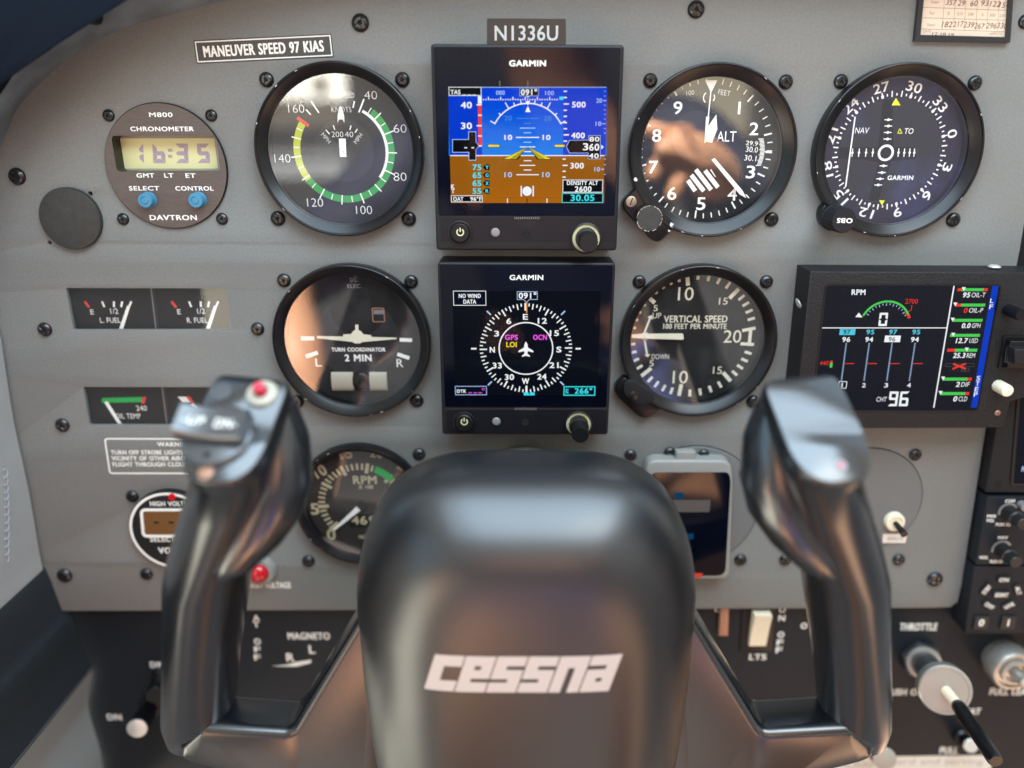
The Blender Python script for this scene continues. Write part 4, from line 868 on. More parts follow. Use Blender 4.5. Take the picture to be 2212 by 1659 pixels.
for y, x0, x1, g0, g1, ar, num, lab in ((311, 1527, 1790, 1565, 1753, 1582, '95', 'OIL-T'), (445, 1505, 1768, 1558, 1768, 1508, '0', 'OIL-P'), (578, 1483, 1745, 1490, 1745, 1485, '0.0', 'GPH'), (709, 1462, 1722, 1462, 1722, 1490, '12.7', 'USD'), (838, 1438, 1699, 1505, 1699, 1608, '25.3', 'REM'), (1090, 1398, 1651, 1398, 1612, 1402, '2', 'DIF'), (1216, 1375, 1629, 1375, 1592, 1380, '0', 'CLD')):
    R_(x0, y-13, x1, y+13, w, 's_red'); R_(g0, y-13, g1, y+13, w+.03, 's_green'); t.pg(b, [(ar-18, y-22), (ar+18, y-22), (ar, y+12)], w+.06, 's_white')
    xe = x1-18; t.txt(b, lab, xe, y+46, 40, w, 's_white', 24*len(lab)+2, bold=0, align=1, slant=.06); t.txt(b, num, xe-24*len(lab)-16, y+46, 42, w, 's_red' if lab == 'OIL-P' else 's_white', 30*len(num.replace('.', ''))+(12 if '.' in num else 0), bold=1, align=1, slant=.1)
t.orect(b, 1422, 955, 1672, 980, 4, w, 's_grey'); t.txt(b, '- - - RES', 1545, 1010, 36, w, 's_grey', 175, bold=0)
t.ln(b, 1490, 957, 1598, 1000, 16, w+.05, 's_red'); t.ln(b, 1482, 1002, 1600, 955, 16, w+.05, 's_red')
t.pg(b, [(1830, 279), (1885, 279), (1697, 1338), (1642, 1338)], w, 's_blue')
for s, x, y in (('L', 1827, 408), ('F', 1820, 460), ('S', 1709, 1082), ('T', 1702, 1130), ('E', 1693, 1178), ('P', 1685, 1224)): t.txt(b, s, x, y, 38, w+.05, 's_white', 30, bold=3)
b.build('screen_image', t)
P6 = rg(2084.7, 548.6, 3.3628)
def on(u, v, w=0): return t.d(u, v, w)
b = MB(); ck = on(*P6(405, 442), 10); k1 = t.d(2201, 680, 10)[0]-t.d(2200, 680, 10)[0]; b.lathe(ck, [(13*k1, 0), (13*k1, 9.5), (11.5*k1, 10.5)], 'bezel', 28); b.build('push_button', t)
b = MB(); pts = roundpoly([on(*P6(*p)) for p in ((272, 590), (560, 590), (540, 834), (234, 834))], 1.0); b.frame(pts, inset(ccw(pts), 1.0), 0, 1.0, 'black', .1)
b.prism([on(*P6(*p)) for p in ((300, 620), (540, 620), (520, 812), (275, 812))], 0, 3.5, 'black', .4)
b.prism([on(*P6(*p), 9) for p in ((358, 690), (540, 690), (530, 800), (355, 800))], 3, 9.5, 'casting', .6)
for i in range(5): x = 306+i*11; b.line(on(*P6(x+14, 690), 5.5), on(*P6(x, 798), 5.5), .35, 3.6+.4*i, 'steel_dark')
b.build('rocker_switch', t)
b = MB(); ck = on(*P6(310, 996), 8); r = 14.2*k1; b.lathe(ck, [(r, 0), (r, 7), (r*.92, 8), (r*.8, 8.2)], 'cream', 28); b.build('push_button', t)
screw(t, *P6(240, 1158), 6.5, 0, 'copper', 'pan'); 
o = bpy.data.objects.new('screw', screw_mesh('pan', 'silver')); COL.objects.link(o); o.parent = t.e; p = t.q(130, 322, -9); o.location = ((fr[0][0]+fr[5][0])/2000-.0002, (fr[0][1]*.78+fr[5][1]*.22)/1000, -.009); o.location.x = (fr[0][0]*.78+fr[5][0]*.22)/1000-.0003; o.rotation_euler = (0, -pi/2, .5); o.scale = (.95, .95, .6)
o = bpy.data.objects.new('screw', screw_mesh('pan', 'silver')); COL.objects.link(o); o.parent = t.e; p = t.q(1850, 97, -9); o.location = (p[0]/1000, (fr[0][1]+.35)/1000, -.009); o.rotation_euler = (-pi/2, 0, 0); o.scale = (.95, .95, .6)
# ================================================================ small gauges, plates and placards
def twin_gauge(name, label, reg, corners, div, arts):
    t = T(name, label, 'engine gauge', *reg((corners[0][0]+corners[2][0])/2, (corners[0][1]+corners[2][1])/2), reg=reg)
    op = roundpoly(t.pl(corners, 0), 1.2, 3); HOLES.append([(p[0]+t.o[0]-pan.o[0], p[1]+t.o[1]-pan.o[1]) for p in ccw(op)])
    dp = -5.0; b = MB(); o = inset(ccw(op), -.6); k = len(o); P = [(p[0], p[1], -.6) for p in o]+[(p[0], p[1], dp) for p in o]
    b.add(P, [(i, (i+1) % k, k+(i+1) % k, k+i)[::-1] for i in range(k)], 'matte'); b.poly(o, dp, 'dial'); x0 = t.q(*div[0], dp); x1 = t.q(*div[1], dp)
    b.line(x0, x1, 2.6, dp+.5, 'dial_disc'); b.line((x0[0]-.4, x0[1]), (x1[0]-.4, x1[1]), .5, dp+.55, 'sensor'); arts(b, t, dp+.08); b.build('dial', t)
    b = MB(); b.poly(inset(ccw(op), -.4), -1.0, 'window'); b.build('glass', t); return t
PF = rg(0, 384, 2.749)
def fuel_art(b, t, w):
    for dx in (0, 516):
        t.ln(b, 503+dx, 734, 530+dx, 770, 16, w, 'red')
        for x0, x1 in ((606, 620), (676, 677), (726, 719), (780, 765)): t.ln(b, x0+dx, 734, x1+dx, 768, 12, w, 'white')
        t.txt(b, 'E', 547+dx, 796, 30, w, 'white', 20); t.txt(b, '1/2', 678+dx, 792, 32, w, 'white', 46)
        t.txt(b, 'L. FUEL' if not dx else 'R. FUEL', 655+dx, 846, 30, w, 'white', 122)
t = twin_gauge('fuel_gauge', 'wide twin fuel gauge, both white needles near full', PF, [(387, 652), (1347, 655), (1372, 905), (432, 907)], ((905, 655), (935, 905)), fuel_art)
for dx in (0, 516):
    b = MB(); t.ln(b, 718+dx, 900, 764+dx, 762, 22, -3.9, 'white', 18); b.build('needle', t)
def temp_art(b, t, w):
    t.pg(b, [(605, 1308), (842, 1302), (840, 1332), (605, 1336)], w, 'bright_green'); t.pg(b, [(845, 1302), (868, 1302), (858, 1340), (838, 1340)], w+.03, 'red')
    t.txt(b, '240', 840, 1368, 30, w, 'white', 62); t.txt(b, 'OIL TEMP', 760, 1415, 30, w, 'white', 150)
    t.pg(b, [(1055, 1300), (1105, 1300), (1130, 1335), (1085, 1335)], w, 'white'); t.pg(b, [(1108, 1298), (1128, 1298), (1155, 1340), (1135, 1340)], w, 'red'); t.pg(b, [(1240, 1306), (1400, 1304), (1400, 1332), (1240, 1334)], w, 'bright_green')
    t.txt(b, 'OIL PRESS', 1260, 1415, 30, w, 'white', 160)
t = twin_gauge('oil_gauge', 'wide twin oil gauge with green band, partly hidden by left grip', PF, [(489, 1240), (1440, 1243), (1466, 1474), (527, 1473)], ((970, 1240), (1000, 1470)), temp_art)
b = MB(); t.ln(b, 718, 1470, 628, 1330, 22, -3.9, 'white'); b.build('needle', t)
b = MB(); t.ln(b, 1240, 1470, 1140, 1345, 22, -3.9, 'white'); b.build('needle', t)
# blank plate
t = T('cover_plate', 'plain dark grey round blanking plate at the left of panel', 'cover plate', 149, 473)
cb = t.d(149, 473, 3); r = 65.5*(t.d(150, 473)[0]-t.d(149, 473)[0]); b = MB(); b.lathe(cb, [(r, 0), (r, 2.3), (r*.98, 2.7), (r*.95, 2.8)], 'cover', 72); b.build('disc', t)
# placards
def placard(name, label, quad, m, txts, th=.35, border=None, bm='silkscreen', r=.3):
    u = sum(p[0] for p in quad)/4; v = sum(p[1] for p in quad)/4
    t = T(name, label, 'placard', u, v); b = MB(); b.prism(roundpoly([t.d(*p) for p in quad], r, 2), .01, th, m, .08, steps=1)
    if border:
        o = inset(ccw([t.d(*p, th) for p in quad]), border[0]); i_ = inset(o, border[1]); b.frame(o, i_, th-.05, th+.04, bm, th-.05)
    for s, x, y, h, wd, tm, kw in txts: t.txt(b, s, x, y, h, th+.06, tm, wd, **kw)
    b.build('plate', t); return t
placard('speed_placard', 'white bordered placard stating the manoeuvring speed', [(418, 87.5), (715.5, 73), (721, 123), (425, 137.5)], 'placard', [('MANEUVER SPEED 97 KIAS', 569, 105.5, 23, 260, 'silkscreen', dict(rot=-2.6, bold=1))], border=(.45, .5))
placard('registration_placard', 'dark tape strip with aircraft registration in large grey characters', [(1052.5, 40), (1222, 41), (1222, 97), (1052.5, 97)], 'tape', [('N1336U', 1137, 71.5, 31.5, 136, 'tape_text', dict(bold=3))])
LG_ = rg(109.7, 768.1, 2.7497)
t = T('strobe_warning', 'white outlined warning lettering printed on the panel, half hidden', 'placard', *LG_(560, 600), reg=LG_)
b = MB(); o = roundpoly(t.pl([(316, 490), (1130, 492), (1160, 703), (348, 703)]), 2.0); b.frame(ccw(o), inset(ccw(o), .75), .01, .1, 'silkscreen', .01)
for s, x, y, wd, al in (('WARNING', 738, 527, 210, 0), ('TURN OFF STROBE LIGHTS WHEN TAXIING IN', 358, 575, 745, -1), ('VICINITY OF OTHER AIRCRAFT OR DURING', 362, 610, 735, -1), ('FLIGHT THROUGH CLOUD, FOG OR HAZE', 368, 646, 720, -1)): t.txt(b, s, x, y, 24, .1, 'silkscreen', wd, bold=1, align=al)
b.build('lettering', t)
# voltmeter
t = T('voltmeter', 'round black digital meter with white ring and amber window', 'engine gauge', *LG_(715, 1040), reg=LG_)
cv = t.q(722, 1042, 4); k = t.sx(722, 1042, 4); b = MB(); b.lathe(cv, [(258*k, 0), (258*k, 3.5), (254*k, 4)], 'black', 64); b.ring(cv, 236*k, 252*k, 4.05, 'silkscreen', 0, 360, 64); b.disc(cv, 228*k, 4.02, 'matte', 64)
HOLES.append(circ(t.o[0]+cv[0]-pan.o[0], t.o[1]+cv[1]-pan.o[1], 225*k, 32))
o = roundpoly(t.pl([(530, 908), (925, 908), (912, 1078), (545, 1078)], 4), 3); b.frame(ccw(o), inset(ccw(o), 1.4), 4, 4.5, 'silkscreen', 4.05); b.poly(inset(ccw(o), 1.5), 4.08, 'amber_lcd')
t.rect(b, 612, 986, 642, 998, 4.12, 'hole'); t.rect(b, 700, 986, 730, 998, 4.12, 'hole')
t.txt(b, 'HIGH VOLTS', 700, 880, 26, 4.1, 'silkscreen', 220, bold=1); t.txt(b, 'SELECT', 665, 1092, 26, 4.1, 'silkscreen', 150, bold=1); t.txt(b, 'VOLTS', 722, 1158, 34, 4.1, 'silkscreen', 165, bold=1)
b.lathe(t.q(722, 838, 4), [(22*k, 4), (20*k, 5)], 'red_lens', 14); b.build('meter_face', t)
for u, v in ((285, 1073), (316, 1241)): screw(t, u, v, 14)
# voltage warning light
t = T('warning_light', 'red round warning lamp with pale collar beside left grip', 'warning light', 563, 1229)
k = t.d(564, 1229)[0]-t.d(563, 1229)[0]; b = MB(); b.lathe((0, 0), [(36*k, 0), (35*k, 2.5), (31*k, 4), (23*k, 4.2), (22*k, 3.5)], 'white_frame', 32, cap=False); b.build('collar', t)
b = MB(); b.lathe((0, 0), [(23*k, 2), (22*k, 5), (17*k, 7), (9*k, 8)], 'red_lens', 28); b.build('lens', t)
b = MB(); t.txt(b, 'HIGH VOLTAGE', 582, 1264, 12, .06, 'silkscreen', 92, bold=1); b.build('lettering', t)
# ---- white framed handset display in its round plate
PR = rg(1316.7, 905.2, 3.5585)
t = T('round_plate', 'flat grey round plate under the white framed display', 'cover plate', 1490, 1096, reg=PR)
cv = t.q(640, 680, 1); r = 505*t.sx(640, 680, 1); b = MB(); b.lathe(cv, [(r, .01), (r, .5), (r-.4, .9)], 'plate_grey', 96); b.ring(cv, r+.02, r+.55, .05, 'hole', 0, 360, 96); b.build('disc', t)
for u, v, q in ((1447, 978, 12), (1520.5, 982, 12)): screw(t, u, v, q, .9)
for u, v in ((1362, 984), (1600, 1210)): screw(t, u, v, 13.5)
t = T('framed_display', 'black display in pale rounded frame partly hidden behind the yoke hub', 'display', 1470, 1120, 9.0, reg=PR)
o = roundpoly(t.pl([(290, 318), (935, 320), (950, 470), (925, 1235), (330, 1240), (270, 470)]), 5.5, 6); b = MB(); b.prism(ccw(o), -8.2, 0, 'white_frame', 1.5, steps=4); a = t.box(515, 262, 668, 345); b.prism(rrect(*a, .8), -6, -1.5, 'white_frame', .5); b.build('frame', t)
b = MB(); o2 = roundpoly(t.pl([(330, 410), (915, 408), (932, 470), (890, 1205), (360, 1205), (318, 470)], .1), 5, 6); b.prism(ccw(o2), -.3, .15, 'g5_glass', .1, steps=1)
t.rect(b, 470, 622, 772, 715, .2, 'bar_grey'); t.rect(b, 498, 565, 568, 612, .2, 's_teal'); t.rect(b, 575, 880, 645, 925, .2, 's_teal'); t.pg(b, [(560, 1180), (718, 1186), (700, 1220), (560, 1222)], .22, 'red'); b.build('screen', t)
# ---- blank round plate with key switch
P33 = rg(1536.1, 740.6, 3.0242)
t = T('switch_plate', 'flat round grey plate carrying a small cream toggle switch', 'cover plate', 1865, 1086, reg=P33)
cv = t.q(1005, 1035, .8); r = 372*t.sx(1005, 1035, .8); b = MB(); b.lathe(cv, [(r, .01), (r, .4), (r-.3, .7)], 'plate_grey', 96); b.ring(cv, r+.02, r+.5, .05, 'hole', 0, 360, 96); b.build('disc', t)
for u, v in ((1978, 983), (1697, 1210), (1942, 1210)): screw(t, u, v, 13.5)
b = MB(); t.rect(b, 1120, 1248, 1275, 1308, .8, 'label_white'); t.txt(b, 'REMOTE', 1205, 1280, 18, .85, 'faint', 100, bold=1); b.build('label', t)
b = MB(); cs = t.q(1208, 1178, 4); k = t.sx(1208, 1178, 4); b.lathe(cs, [(64*k, .7), (64*k, 3.2), (58*k, 4), (44*k, 4.2), (40*k, 3.6)], 'cream', 32); b.tube([(cs[0], cs[1]-.3, 3), (cs[0]+.3, cs[1]-1.0, 9), (cs[0]+.4, cs[1]-1.6, 13)], [17*k, 20*k, 24*k], 'black', 14); b.build('toggle_switch', t)
# ---- compass correction card
P55 = rg(1728.1, 0, 3.0235)
t = T('compass_card', 'pale handwritten compass correction card in black metal frame', 'card', 2080, 20, reg=P55)
b = MB(); o = t.pl([(795, -190), (1402, -180), (1370, 280), (748, 268)], 2); i_ = t.pl([(822, -165), (1375, -160), (1350, 243), (785, 228)], 2); b.frame(ccw(o), ccw(i_), 0, 2.4, 'card_frame', .3); b.build('frame', t)
b = MB(); w = .5; b.poly(i_, w, 'card'); w += .04
for y0, y1 in ((-60, -50), (48, 68), (116, 133), (188, 208)): t.ln(b, 815-(y0+60)*.09, y0, 1368-(y1+60)*.07, y1, 3.0, w, 'print')
for xt, xb in ((945, 928), (1018, 1000), (1085, 1072), (1158, 1148), (1232, 1218), (1300, 1290)): t.ln(b, xt+8, -120, xb, 190+(xb-900)*.03, 2.4, w, 'print')
for s, x, y in (('Steer', 884, 12), ('For', 863, 85), ('Steer', 858, 162)): t.txt(b, s, x, y, 20, w, 'print', 54 if s == 'Steer' else 32)
for s, x, y in (('S', 971, 88), ('210', 1045, 90), ('240', 1115, 93), ('W', 1192, 98), ('300', 1258, 99), ('330', 1322, 102)): t.txt(b, s, x, y, 20, w, 'print', 12*len(s)+2)
for s, x, y, r in (('357', 988, 16, 4), ('29', 1056, 20, 2), ('60', 1137, 22, -3), ('93', 1208, 20, 2), ('122', 1275, 26, 3), ('154', 1335, 34, 4), ('182', 960, 160, 0), ('217', 1035, 157, -4), ('239', 1103, 162, 3), ('267', 1172, 170, 4), ('296', 1250, 168, 2), ('330', 1320, 168, 4)): t.txt(b, s, x, y, 36, w+.03, 'ink', 20*len(s)+8, rot=r, slant=.12)
t.txt(b, 'DATE', 830, 203, 18, w, 'print', 50); t.txt(b, '12.18.19', 935, 224, 20, w+.03, 'ink', 142, rot=3); t.txt(b, 'AIRPATH', 1277, 219, 17, w, 'print', 78)
b.build('card_sheet', t)
# ================================================================ radio stack on the right
PR5 = rg(1882.8, 932.6, 3.7793)
def unit(name, label, quad, z, m='lower'):
    u = 2175; v = sum(p[1] for p in quad)/4; t = T(name, label, 'radio', u, v, z); b = MB(); b.prism(roundpoly([t.d(*p) for p in quad], 1.0, 2), -14, 0, m, .4); b.build('case', t); return t
t = unit('radio_display', 'dark radio with inset screen, topmost of the stack at right', [(2163, 860), (2330, 860), (2330, 1064), (2129, 1064)], 7, 'matte')
t.reg = PR5; b = MB(); o = roundpoly(t.pl([(1195, -420), (1600, -420), (1600, 438), (1128, 438)], .1), 2); b.frame(ccw(o), inset(ccw(o), 1.4), 0, .8, 'black', .1); b.poly(inset(ccw(o), 1.4), .12, 'g5_glass'); t.txt(b, 'N', 1241, 303, 42, .2, 's_edge', 26, bold=1); b.build('screen', t)
b = MB(); b.lathe(t.q(1040, 425, 0), [(30*t.sx(1040, 425), 0), (28*t.sx(1040, 425), .3)], 'hole', 16); b.build('screw_hole', t)
def knob(t, x, y, r, h, m='rubber', name='control_knob', w=0, ring=True):
    b = MB(); c = t.q(x, y, w); k = t.sx(x, y, w)
    if ring: b.ring(c, r*k*1.02, r*k*1.34, w+.06, 'sensor', -110, 60, 24)
    b.lathe(c, [(r*k, w), (r*k, w+h*.55), (r*k*.82, w+h*.6), (r*k*.80, w+h), (r*k*.7, w+h+.4)], m, 36, flute=.02); b.build(name, t)
t = unit('navigation_radio', 'black radio with two tall knobs, middle of the right stack', [(2132.8, 1074), (2340, 1074), (2320, 1220), (2107, 1220)], 8); t.reg = PR5
knob(t, 1115, 655, 62, 13); knob(t, 1060, 960, 62, 13); b = MB()
for s, x, y, wd in (('COM', 1130, 566, 78), ('PWR', 980, 690, 72), ('VOL', 970, 725, 66), ('PUSH SQ', 1075, 757, 118), ('NAV', 1072, 864, 80), ('VOL', 917, 1027, 74), ('PUSH ID', 1018, 1060, 100)): t.txt(b, s, x, y, 24, .06, 'silkscreen', wd, bold=1)
b.build('lettering', t)
b = MB(); b.lathe(t.q(1255, 620, 4), [(34*t.sx(1255, 620), 0), (32*t.sx(1255, 620), 4)], 'sensor', 20); b.build('push_button', t)
t = unit('transponder', 'black transponder with ring of round keys, lowest of the right stack', [(2105, 1224), (2340, 1224), (2320, 1368), (2084, 1368)], 8); t.reg = PR5
for s, x, y, r, hx, hy in (('ON', 1080, 1208, 0, 80, 52), ('STBY', 938, 1288, -62, 92, 50), ('ALT', 1196, 1296, 65, 84, 50), ('OFF', 960, 1420, 33, 90, 50), ('VFR', 1122, 1420, -33, 90, 50), ('IDENT', 1060, 1332, 0, 112, 58)):
    b = MB(); c = t.q(x, y, 1); k = t.sx(x, y, 1); b.prism([(c[0]+p[0]*k, c[1]+p[1]*k) for p in [rot2(p, -radians(r)) for p in rrect(-hx/2-12, -hy/2-4, hx/2+12, hy/2+4, 18)]], 0, 1.2, 'rubber', .4); b.text(s, c, 34*k, 1.24, 'silkscreen', hx*k*.92, rot=r, bold=1); b.build('key', t)
for s, x in (('0', 898), ('1', 1118), ('2', 1330)):
    b = MB(); b.prism(rrect(*t.box(x-62, 1508, x+62, 1612, 1), .8), 0, 1.2, 'rubber', .4); t.txt(b, s, x, 1560, 52, 1.24, 'silkscreen', None, bold=1); b.build('key', t)
# ================================================================ engine controls on the sub panel
P44 = rg(1481.2, 1206.9, 3.0271)
def rod(mb, p, q, r, m, n=14): mb.tube([p, q], r, m, n)
t = T('throttle', 'silver push-pull throttle with long black locking lever', 'engine control', 1983, 1424, -5.0)
def P3d(t, u, v, w): p = t.d(u, v, w); return Vector((p[0], p[1], w))
a0, a1, a2 = P3d(t, 1988, 1422, 1), P3d(t, 2005, 1445, 12), P3d(t, 2043, 1492, 46); ax = (a2-a0).normalized()
def axial(mb, prof, m, n=36, cap=True, flute=None, base=a0, ax=ax):
    e1 = ax.orthogonal().normalized(); e2 = ax.cross(e1); P = []; Fc = []
    for r, l in prof:
        for i in range(n):
            a = 2*pi*i/n; rr = r*(1-(flute if flute and i % 2 else 0)); P.append(tuple(base+ax*l+e1*cos(a)*rr+e2*sin(a)*rr))
    for j in range(len(prof)-1):
        for i in range(n): Fc.append((j*n+i, j*n+(i+1) % n, (j+1)*n+(i+1) % n, (j+1)*n+i))
    mb.add(P, Fc, m)
    if cap: mb.add(P[-n:], [tuple(range(n))], m)
L_ = (a2-a0).length; kk = 0.2
b = MB(); axial(b, [(11.2, -2), (11.2, 7), (10.4, 8)], 'steel_dark', 6); axial(b, [(9.6, 7.8), (9.4, 9)], 'alu', 30); b.build('lock_nut', t, 20)
b = MB(); axial(b, [(7.2, 6), (7.2, L_-6)], 'steel_dark', 30); b.build('sleeve', t)
b = MB(); axial(b, [(9.8, L_-10), (10.2, L_-7), (13, L_-6.5), (13.1, L_-.8), (12.4, L_), (11.2, L_), (11, L_-.5), (3.4, L_-.4)], 'alu', 48); b.build('knob', t)
h0 = a2-ax*.8; h1 = P3d(t, 2068, 1522, 56); h2 = P3d(t, 2152, 1645, 92)
b = MB(); b.tube([h0, h1], 2.6, 'cream', 16); b.build('lever_stem', t)
b = MB(); b.tube([h1-(h2-h1)*.03, h1, h1+(h2-h1)*.05, h2-(h2-h1)*.04, h2], [2.4, 3.1, 3.5, 3.6, 3.1], 'bezel', 18); b.build('lever_handle', t)
t = T('mixture_control', 'round silver mixture knob at the right edge of sub panel', 'engine control', 2182, 1437, -5.0)
k = t.d(2183, 1437)[0]-t.d(2182, 1437)[0]; cm = t.d(2182, 1440, 10); b = MB(); b.lathe(cm, [(40*k, 0), (40*k, 4), (46*k, 5), (47*k, 13), (43*k, 15), (38*k, 15.2), (36*k, 13.5), (30*k, 13.6), (29*k, 16), (22*k, 16.4), (20*k, 14), (12*k, 14.2), (11*k, 24), (7*k, 25)], 'alu', 48); b.build('knob', t)
def pull(name, label, u, v, tip, r, ms, mt):
    t = T(name, label, 'control knob', u, v, -5.0); a = P3d(t, u, v, 0); e = P3d(t, *tip); x = (e-a).normalized(); L = (e-a).length; b = MB()
    axial(b, [(r*1.25, 0), (r*1.2, 4), (r*.8, 5), (r*.75, L*.45)], ms[0], 24, base=a, ax=x); b.build('bushing', t)
    b = MB(); axial(b, [(r*.95, L*.4), (r, L*.5), (r, L-1)], ms[1], 28, base=a, ax=x, cap=False, flute=.04); b.build('barrel', t)
    b = MB(); axial(b, [(r, L-1.2), (r, L-.4), (r*.88, L)], mt, 32, base=a, ax=x); b.build('end_cap', t); return t
pull('dimmer_knob', 'black knob with faceted silver end at the lower left', 330, 1520, (295, 1575, 24), 5.6, ('bezel', 'bezel'), 'silver')
pull('dimmer_knob', 'black knob half hidden behind the left grip foot', 352, 1462, (334, 1502, 18), 5.2, ('bezel', 'bezel'), 'bezel')
pull('pull_knob', 'small pale capped pull knob at the bottom edge right of yoke', 1870, 1594, (1912, 1640, 30), 6.4, ('steel_dark', 'steel_dark'), 'alu')
pull('pull_knob', 'small silver ball tipped knob beside the throttle lever', 2075, 1590, (2098, 1612, 14), 4.0, ('bezel', 'bezel'), 'silver')
t = T('rocker_switch', 'cream rocker switch marked on and off between yoke spokes', 'switch', 1643, 1360, -5.0)
b = MB(); q1 = [t.d(u, v, 3) for u, v in ((1608, 1300), (1676, 1300), (1670, 1412), (1600, 1412))]; b.prism(q1, 0, 1.2, 'black', .3); b.build('surround', t)
b = MB(); x0, y0 = t.d(1619, 1397, 4); x1, y1 = t.d(1664, 1322, 4); ym = (y0+y1)/2+1
b.add([(x0, y0, 1), (x1, y0, 1), (x1, ym, 1), (x0, ym, 1), (x0, y1, 1), (x1, y1, 1), (x0, y0, 3.4), (x1, y0, 3.4), (x1+.1, ym, 5.2), (x0, ym, 5.2), (x0, y1, 8), (x1, y1, 8)], [(6, 7, 8, 9), (9, 8, 11, 10), (0, 1, 7, 6), (1, 2, 8, 7), (2, 5, 11, 8), (4, 3, 9, 10), (3, 0, 6, 9), (5, 4, 10, 11)], 'cream'); b.build('rocker', t, 20)
t = T('switch_guard', 'brown rocker switch edge beside the right of the yoke hub', 'switch', 1570, 1335, -5.0); b = MB(); b.prism([t.d(u, v, 2) for u, v in ((1556, 1312), (1574, 1312), (1572, 1372), (1552, 1372))], 0, 3, 'copper', .5); b.build('rocker', t)
t = T('paper_label', 'long white paper label along the bottom edge right of yoke', 'label', 1925, 1655, -5.0)
b = MB(); b.prism([t.d(*p) for p in ((1700, 1652), (1728, 1643), (1850, 1635), (2125, 1631), (2143, 1636), (2130, 1740), (1700, 1745))], .01, .3, 'label_white'); t.txt(b, 'FUEL PUMP', 1845, 1653, 12, .36, 'faint', 90); t.txt(b, 'aboard and serving', 2010, 1645, 13, .36, 'faint', 230); b.build('sheet', t)
panel_build()
# ================================================================ control yoke
yk = T('control_yoke', 'black two-horned control yoke filling the lower foreground', 'control yoke', 1137, 1250, 115.0)
def y3(u, v, z): p = pp(u, v, z); return Vector((p[0]-yk.o[0], p[1]-yk.o[1], z-115))
def mirrored(b): m = MB(); m.v = [(-p[0], p[1], p[2]) for p in b.v]; m.f = [f[::-1] for f in b.f]; m.m = list(b.m); return m
half = [(1137, 1034), (1040, 1034), (975, 1038), (914, 1050), (862, 1074), (820, 1110), (788, 1164), (771, 1222), (764, 1280), (765, 1325), (772, 1400), (784, 1505), (810, 1659), (845, 1790), (905, 1880), (1000, 1925), (1137, 1932)]
hs = smooth_line([(1137+(u-1137)*.988, v-21*max(0, 1-(v-1034)/600)) for u, v in half], 8); hl = [tuple(y3(u, v, 100)[:2]) for u, v in hs]
hub_o = ccw([p for p in hl]+[(-p[0], p[1]) for p in hl[-2:0:-1]])
hc = (0, sum(p[1] for p in hub_o)/len(hub_o))
HP = [(5, -40), (1.5, -37), (0, -31), (0, -24)]; d_, w_ = 0.0, -19.0
for tau, ds in ((84, 4), (75, 5), (66, 5), (58, 5.5), (51, 6), (44, 6.5), (36, 6), (27, 5), (18, 5), (10, 5), (5, 6), (2.5, 8)):
    HP.append((d_, w_)); d_ += cos(radians(tau))*ds; w_ += sin(radians(tau))*ds
HP.append((d_, w_)); WF = w_
RH = 62.0
def hub_loop(d): s = 1-d/RH; return [(hc[0]+(p[0]-hc[0])*s, hc[1]+(p[1]-hc[1])*(1-d/(RH*1.28))) for p in hub_o]
b = MB(); k = len(hub_o); P = []; Fc = []
for d, w in HP: P += [(p[0], p[1], w) for p in hub_loop(d)]
for j in range(len(HP)-1):
    for i in range(k): Fc.append((j*k+i, j*k+(i+1) % k, (j+1)*k+(i+1) % k, (j+1)*k+i))
Fc.append(tuple(range((len(HP)-1)*k, len(HP)*k))); b.add(P, Fc, 'yoke_hub'); b.build('hub', yk, 60)
def hub_w(x, y):
    """height of the hub's skin over (x, y)"""
    def inside(d):
        sx, sy = 1-d/RH, 1-d/(RH*1.28); px, py = x/sx, hc[1]+(y-hc[1])/sy; c = False
        for i in range(k):
            p, q = hub_o[i-1], hub_o[i]
            if (p[1] > py) != (q[1] > py) and px < p[0]+(q[0]-p[0])*(py-p[1])/(q[1]-p[1]): c = not c
        return c
    lo, hi = 0.0, d_
    for _ in range(16):
        m = (lo+hi)/2
        if inside(m): lo = m
        else: hi = m
    for (a, wa), (b2, wb) in zip(HP[3:], HP[4:]):
        if lo <= b2: return wa+(wb-wa)*(lo-a)/max(1e-6, b2-a)
    return WF
# wordmark on the hub: slanted block letters
b = MB(); zf = 115+WF-3
LET = {'c': [(0, 0, 1, .30), (0, .70, 1, 1), (0, 0, .42, 1)], 'e': [(0, 0, 1, .28), (0, .38, 1, .62), (0, .73, 1, 1), (0, 0, .40, 1), (.62, .4, 1, 1)],
       's': [(0, 0, 1, .28), (0, .37, 1, .63), (0, .73, 1, 1), (0, .5, .42, 1), (.58, 0, 1, .5)], 'n': [(0, .68, 1, 1), (0, 0, .39, 1), (.61, 0, 1, 1)],
       'a': [(0, 0, 1, .28), (0, .38, 1, .62), (0, .73, 1, 1), (.60, 0, 1, 1), (0, 0, .40, .62)]}
A = y3(917, 1483, zf); B_ = y3(1316, 1484, zf); hgt = (y3(1137, 1408, zf)-y3(1137, 1485, zf)).y; tot = B_.x-A.x; cw = tot/6
for i, ch in enumerate('cessna'):
    for j, (x0, y0, x1, y1) in enumerate(LET[ch]):
        g = .955; nx, ny = 5, 4; P = []
        for iy in range(ny+1):
            for ix in range(nx+1):
                x = x0+(x1-x0)*ix/nx; y = y0+(y1-y0)*iy/ny; X_ = A.x+(i+x*g)*cw+y*hgt*.30; Y_ = A.y+y*hgt; P.append((X_, Y_, hub_w(X_, Y_)+.22+.012*j))
        b.add(P, [(r*(nx+1)+q, r*(nx+1)+q+1, (r+1)*(nx+1)+q+1, (r+1)*(nx+1)+q) for r in range(ny) for q in range(nx)], 'logo')
b.build('wordmark', yk)
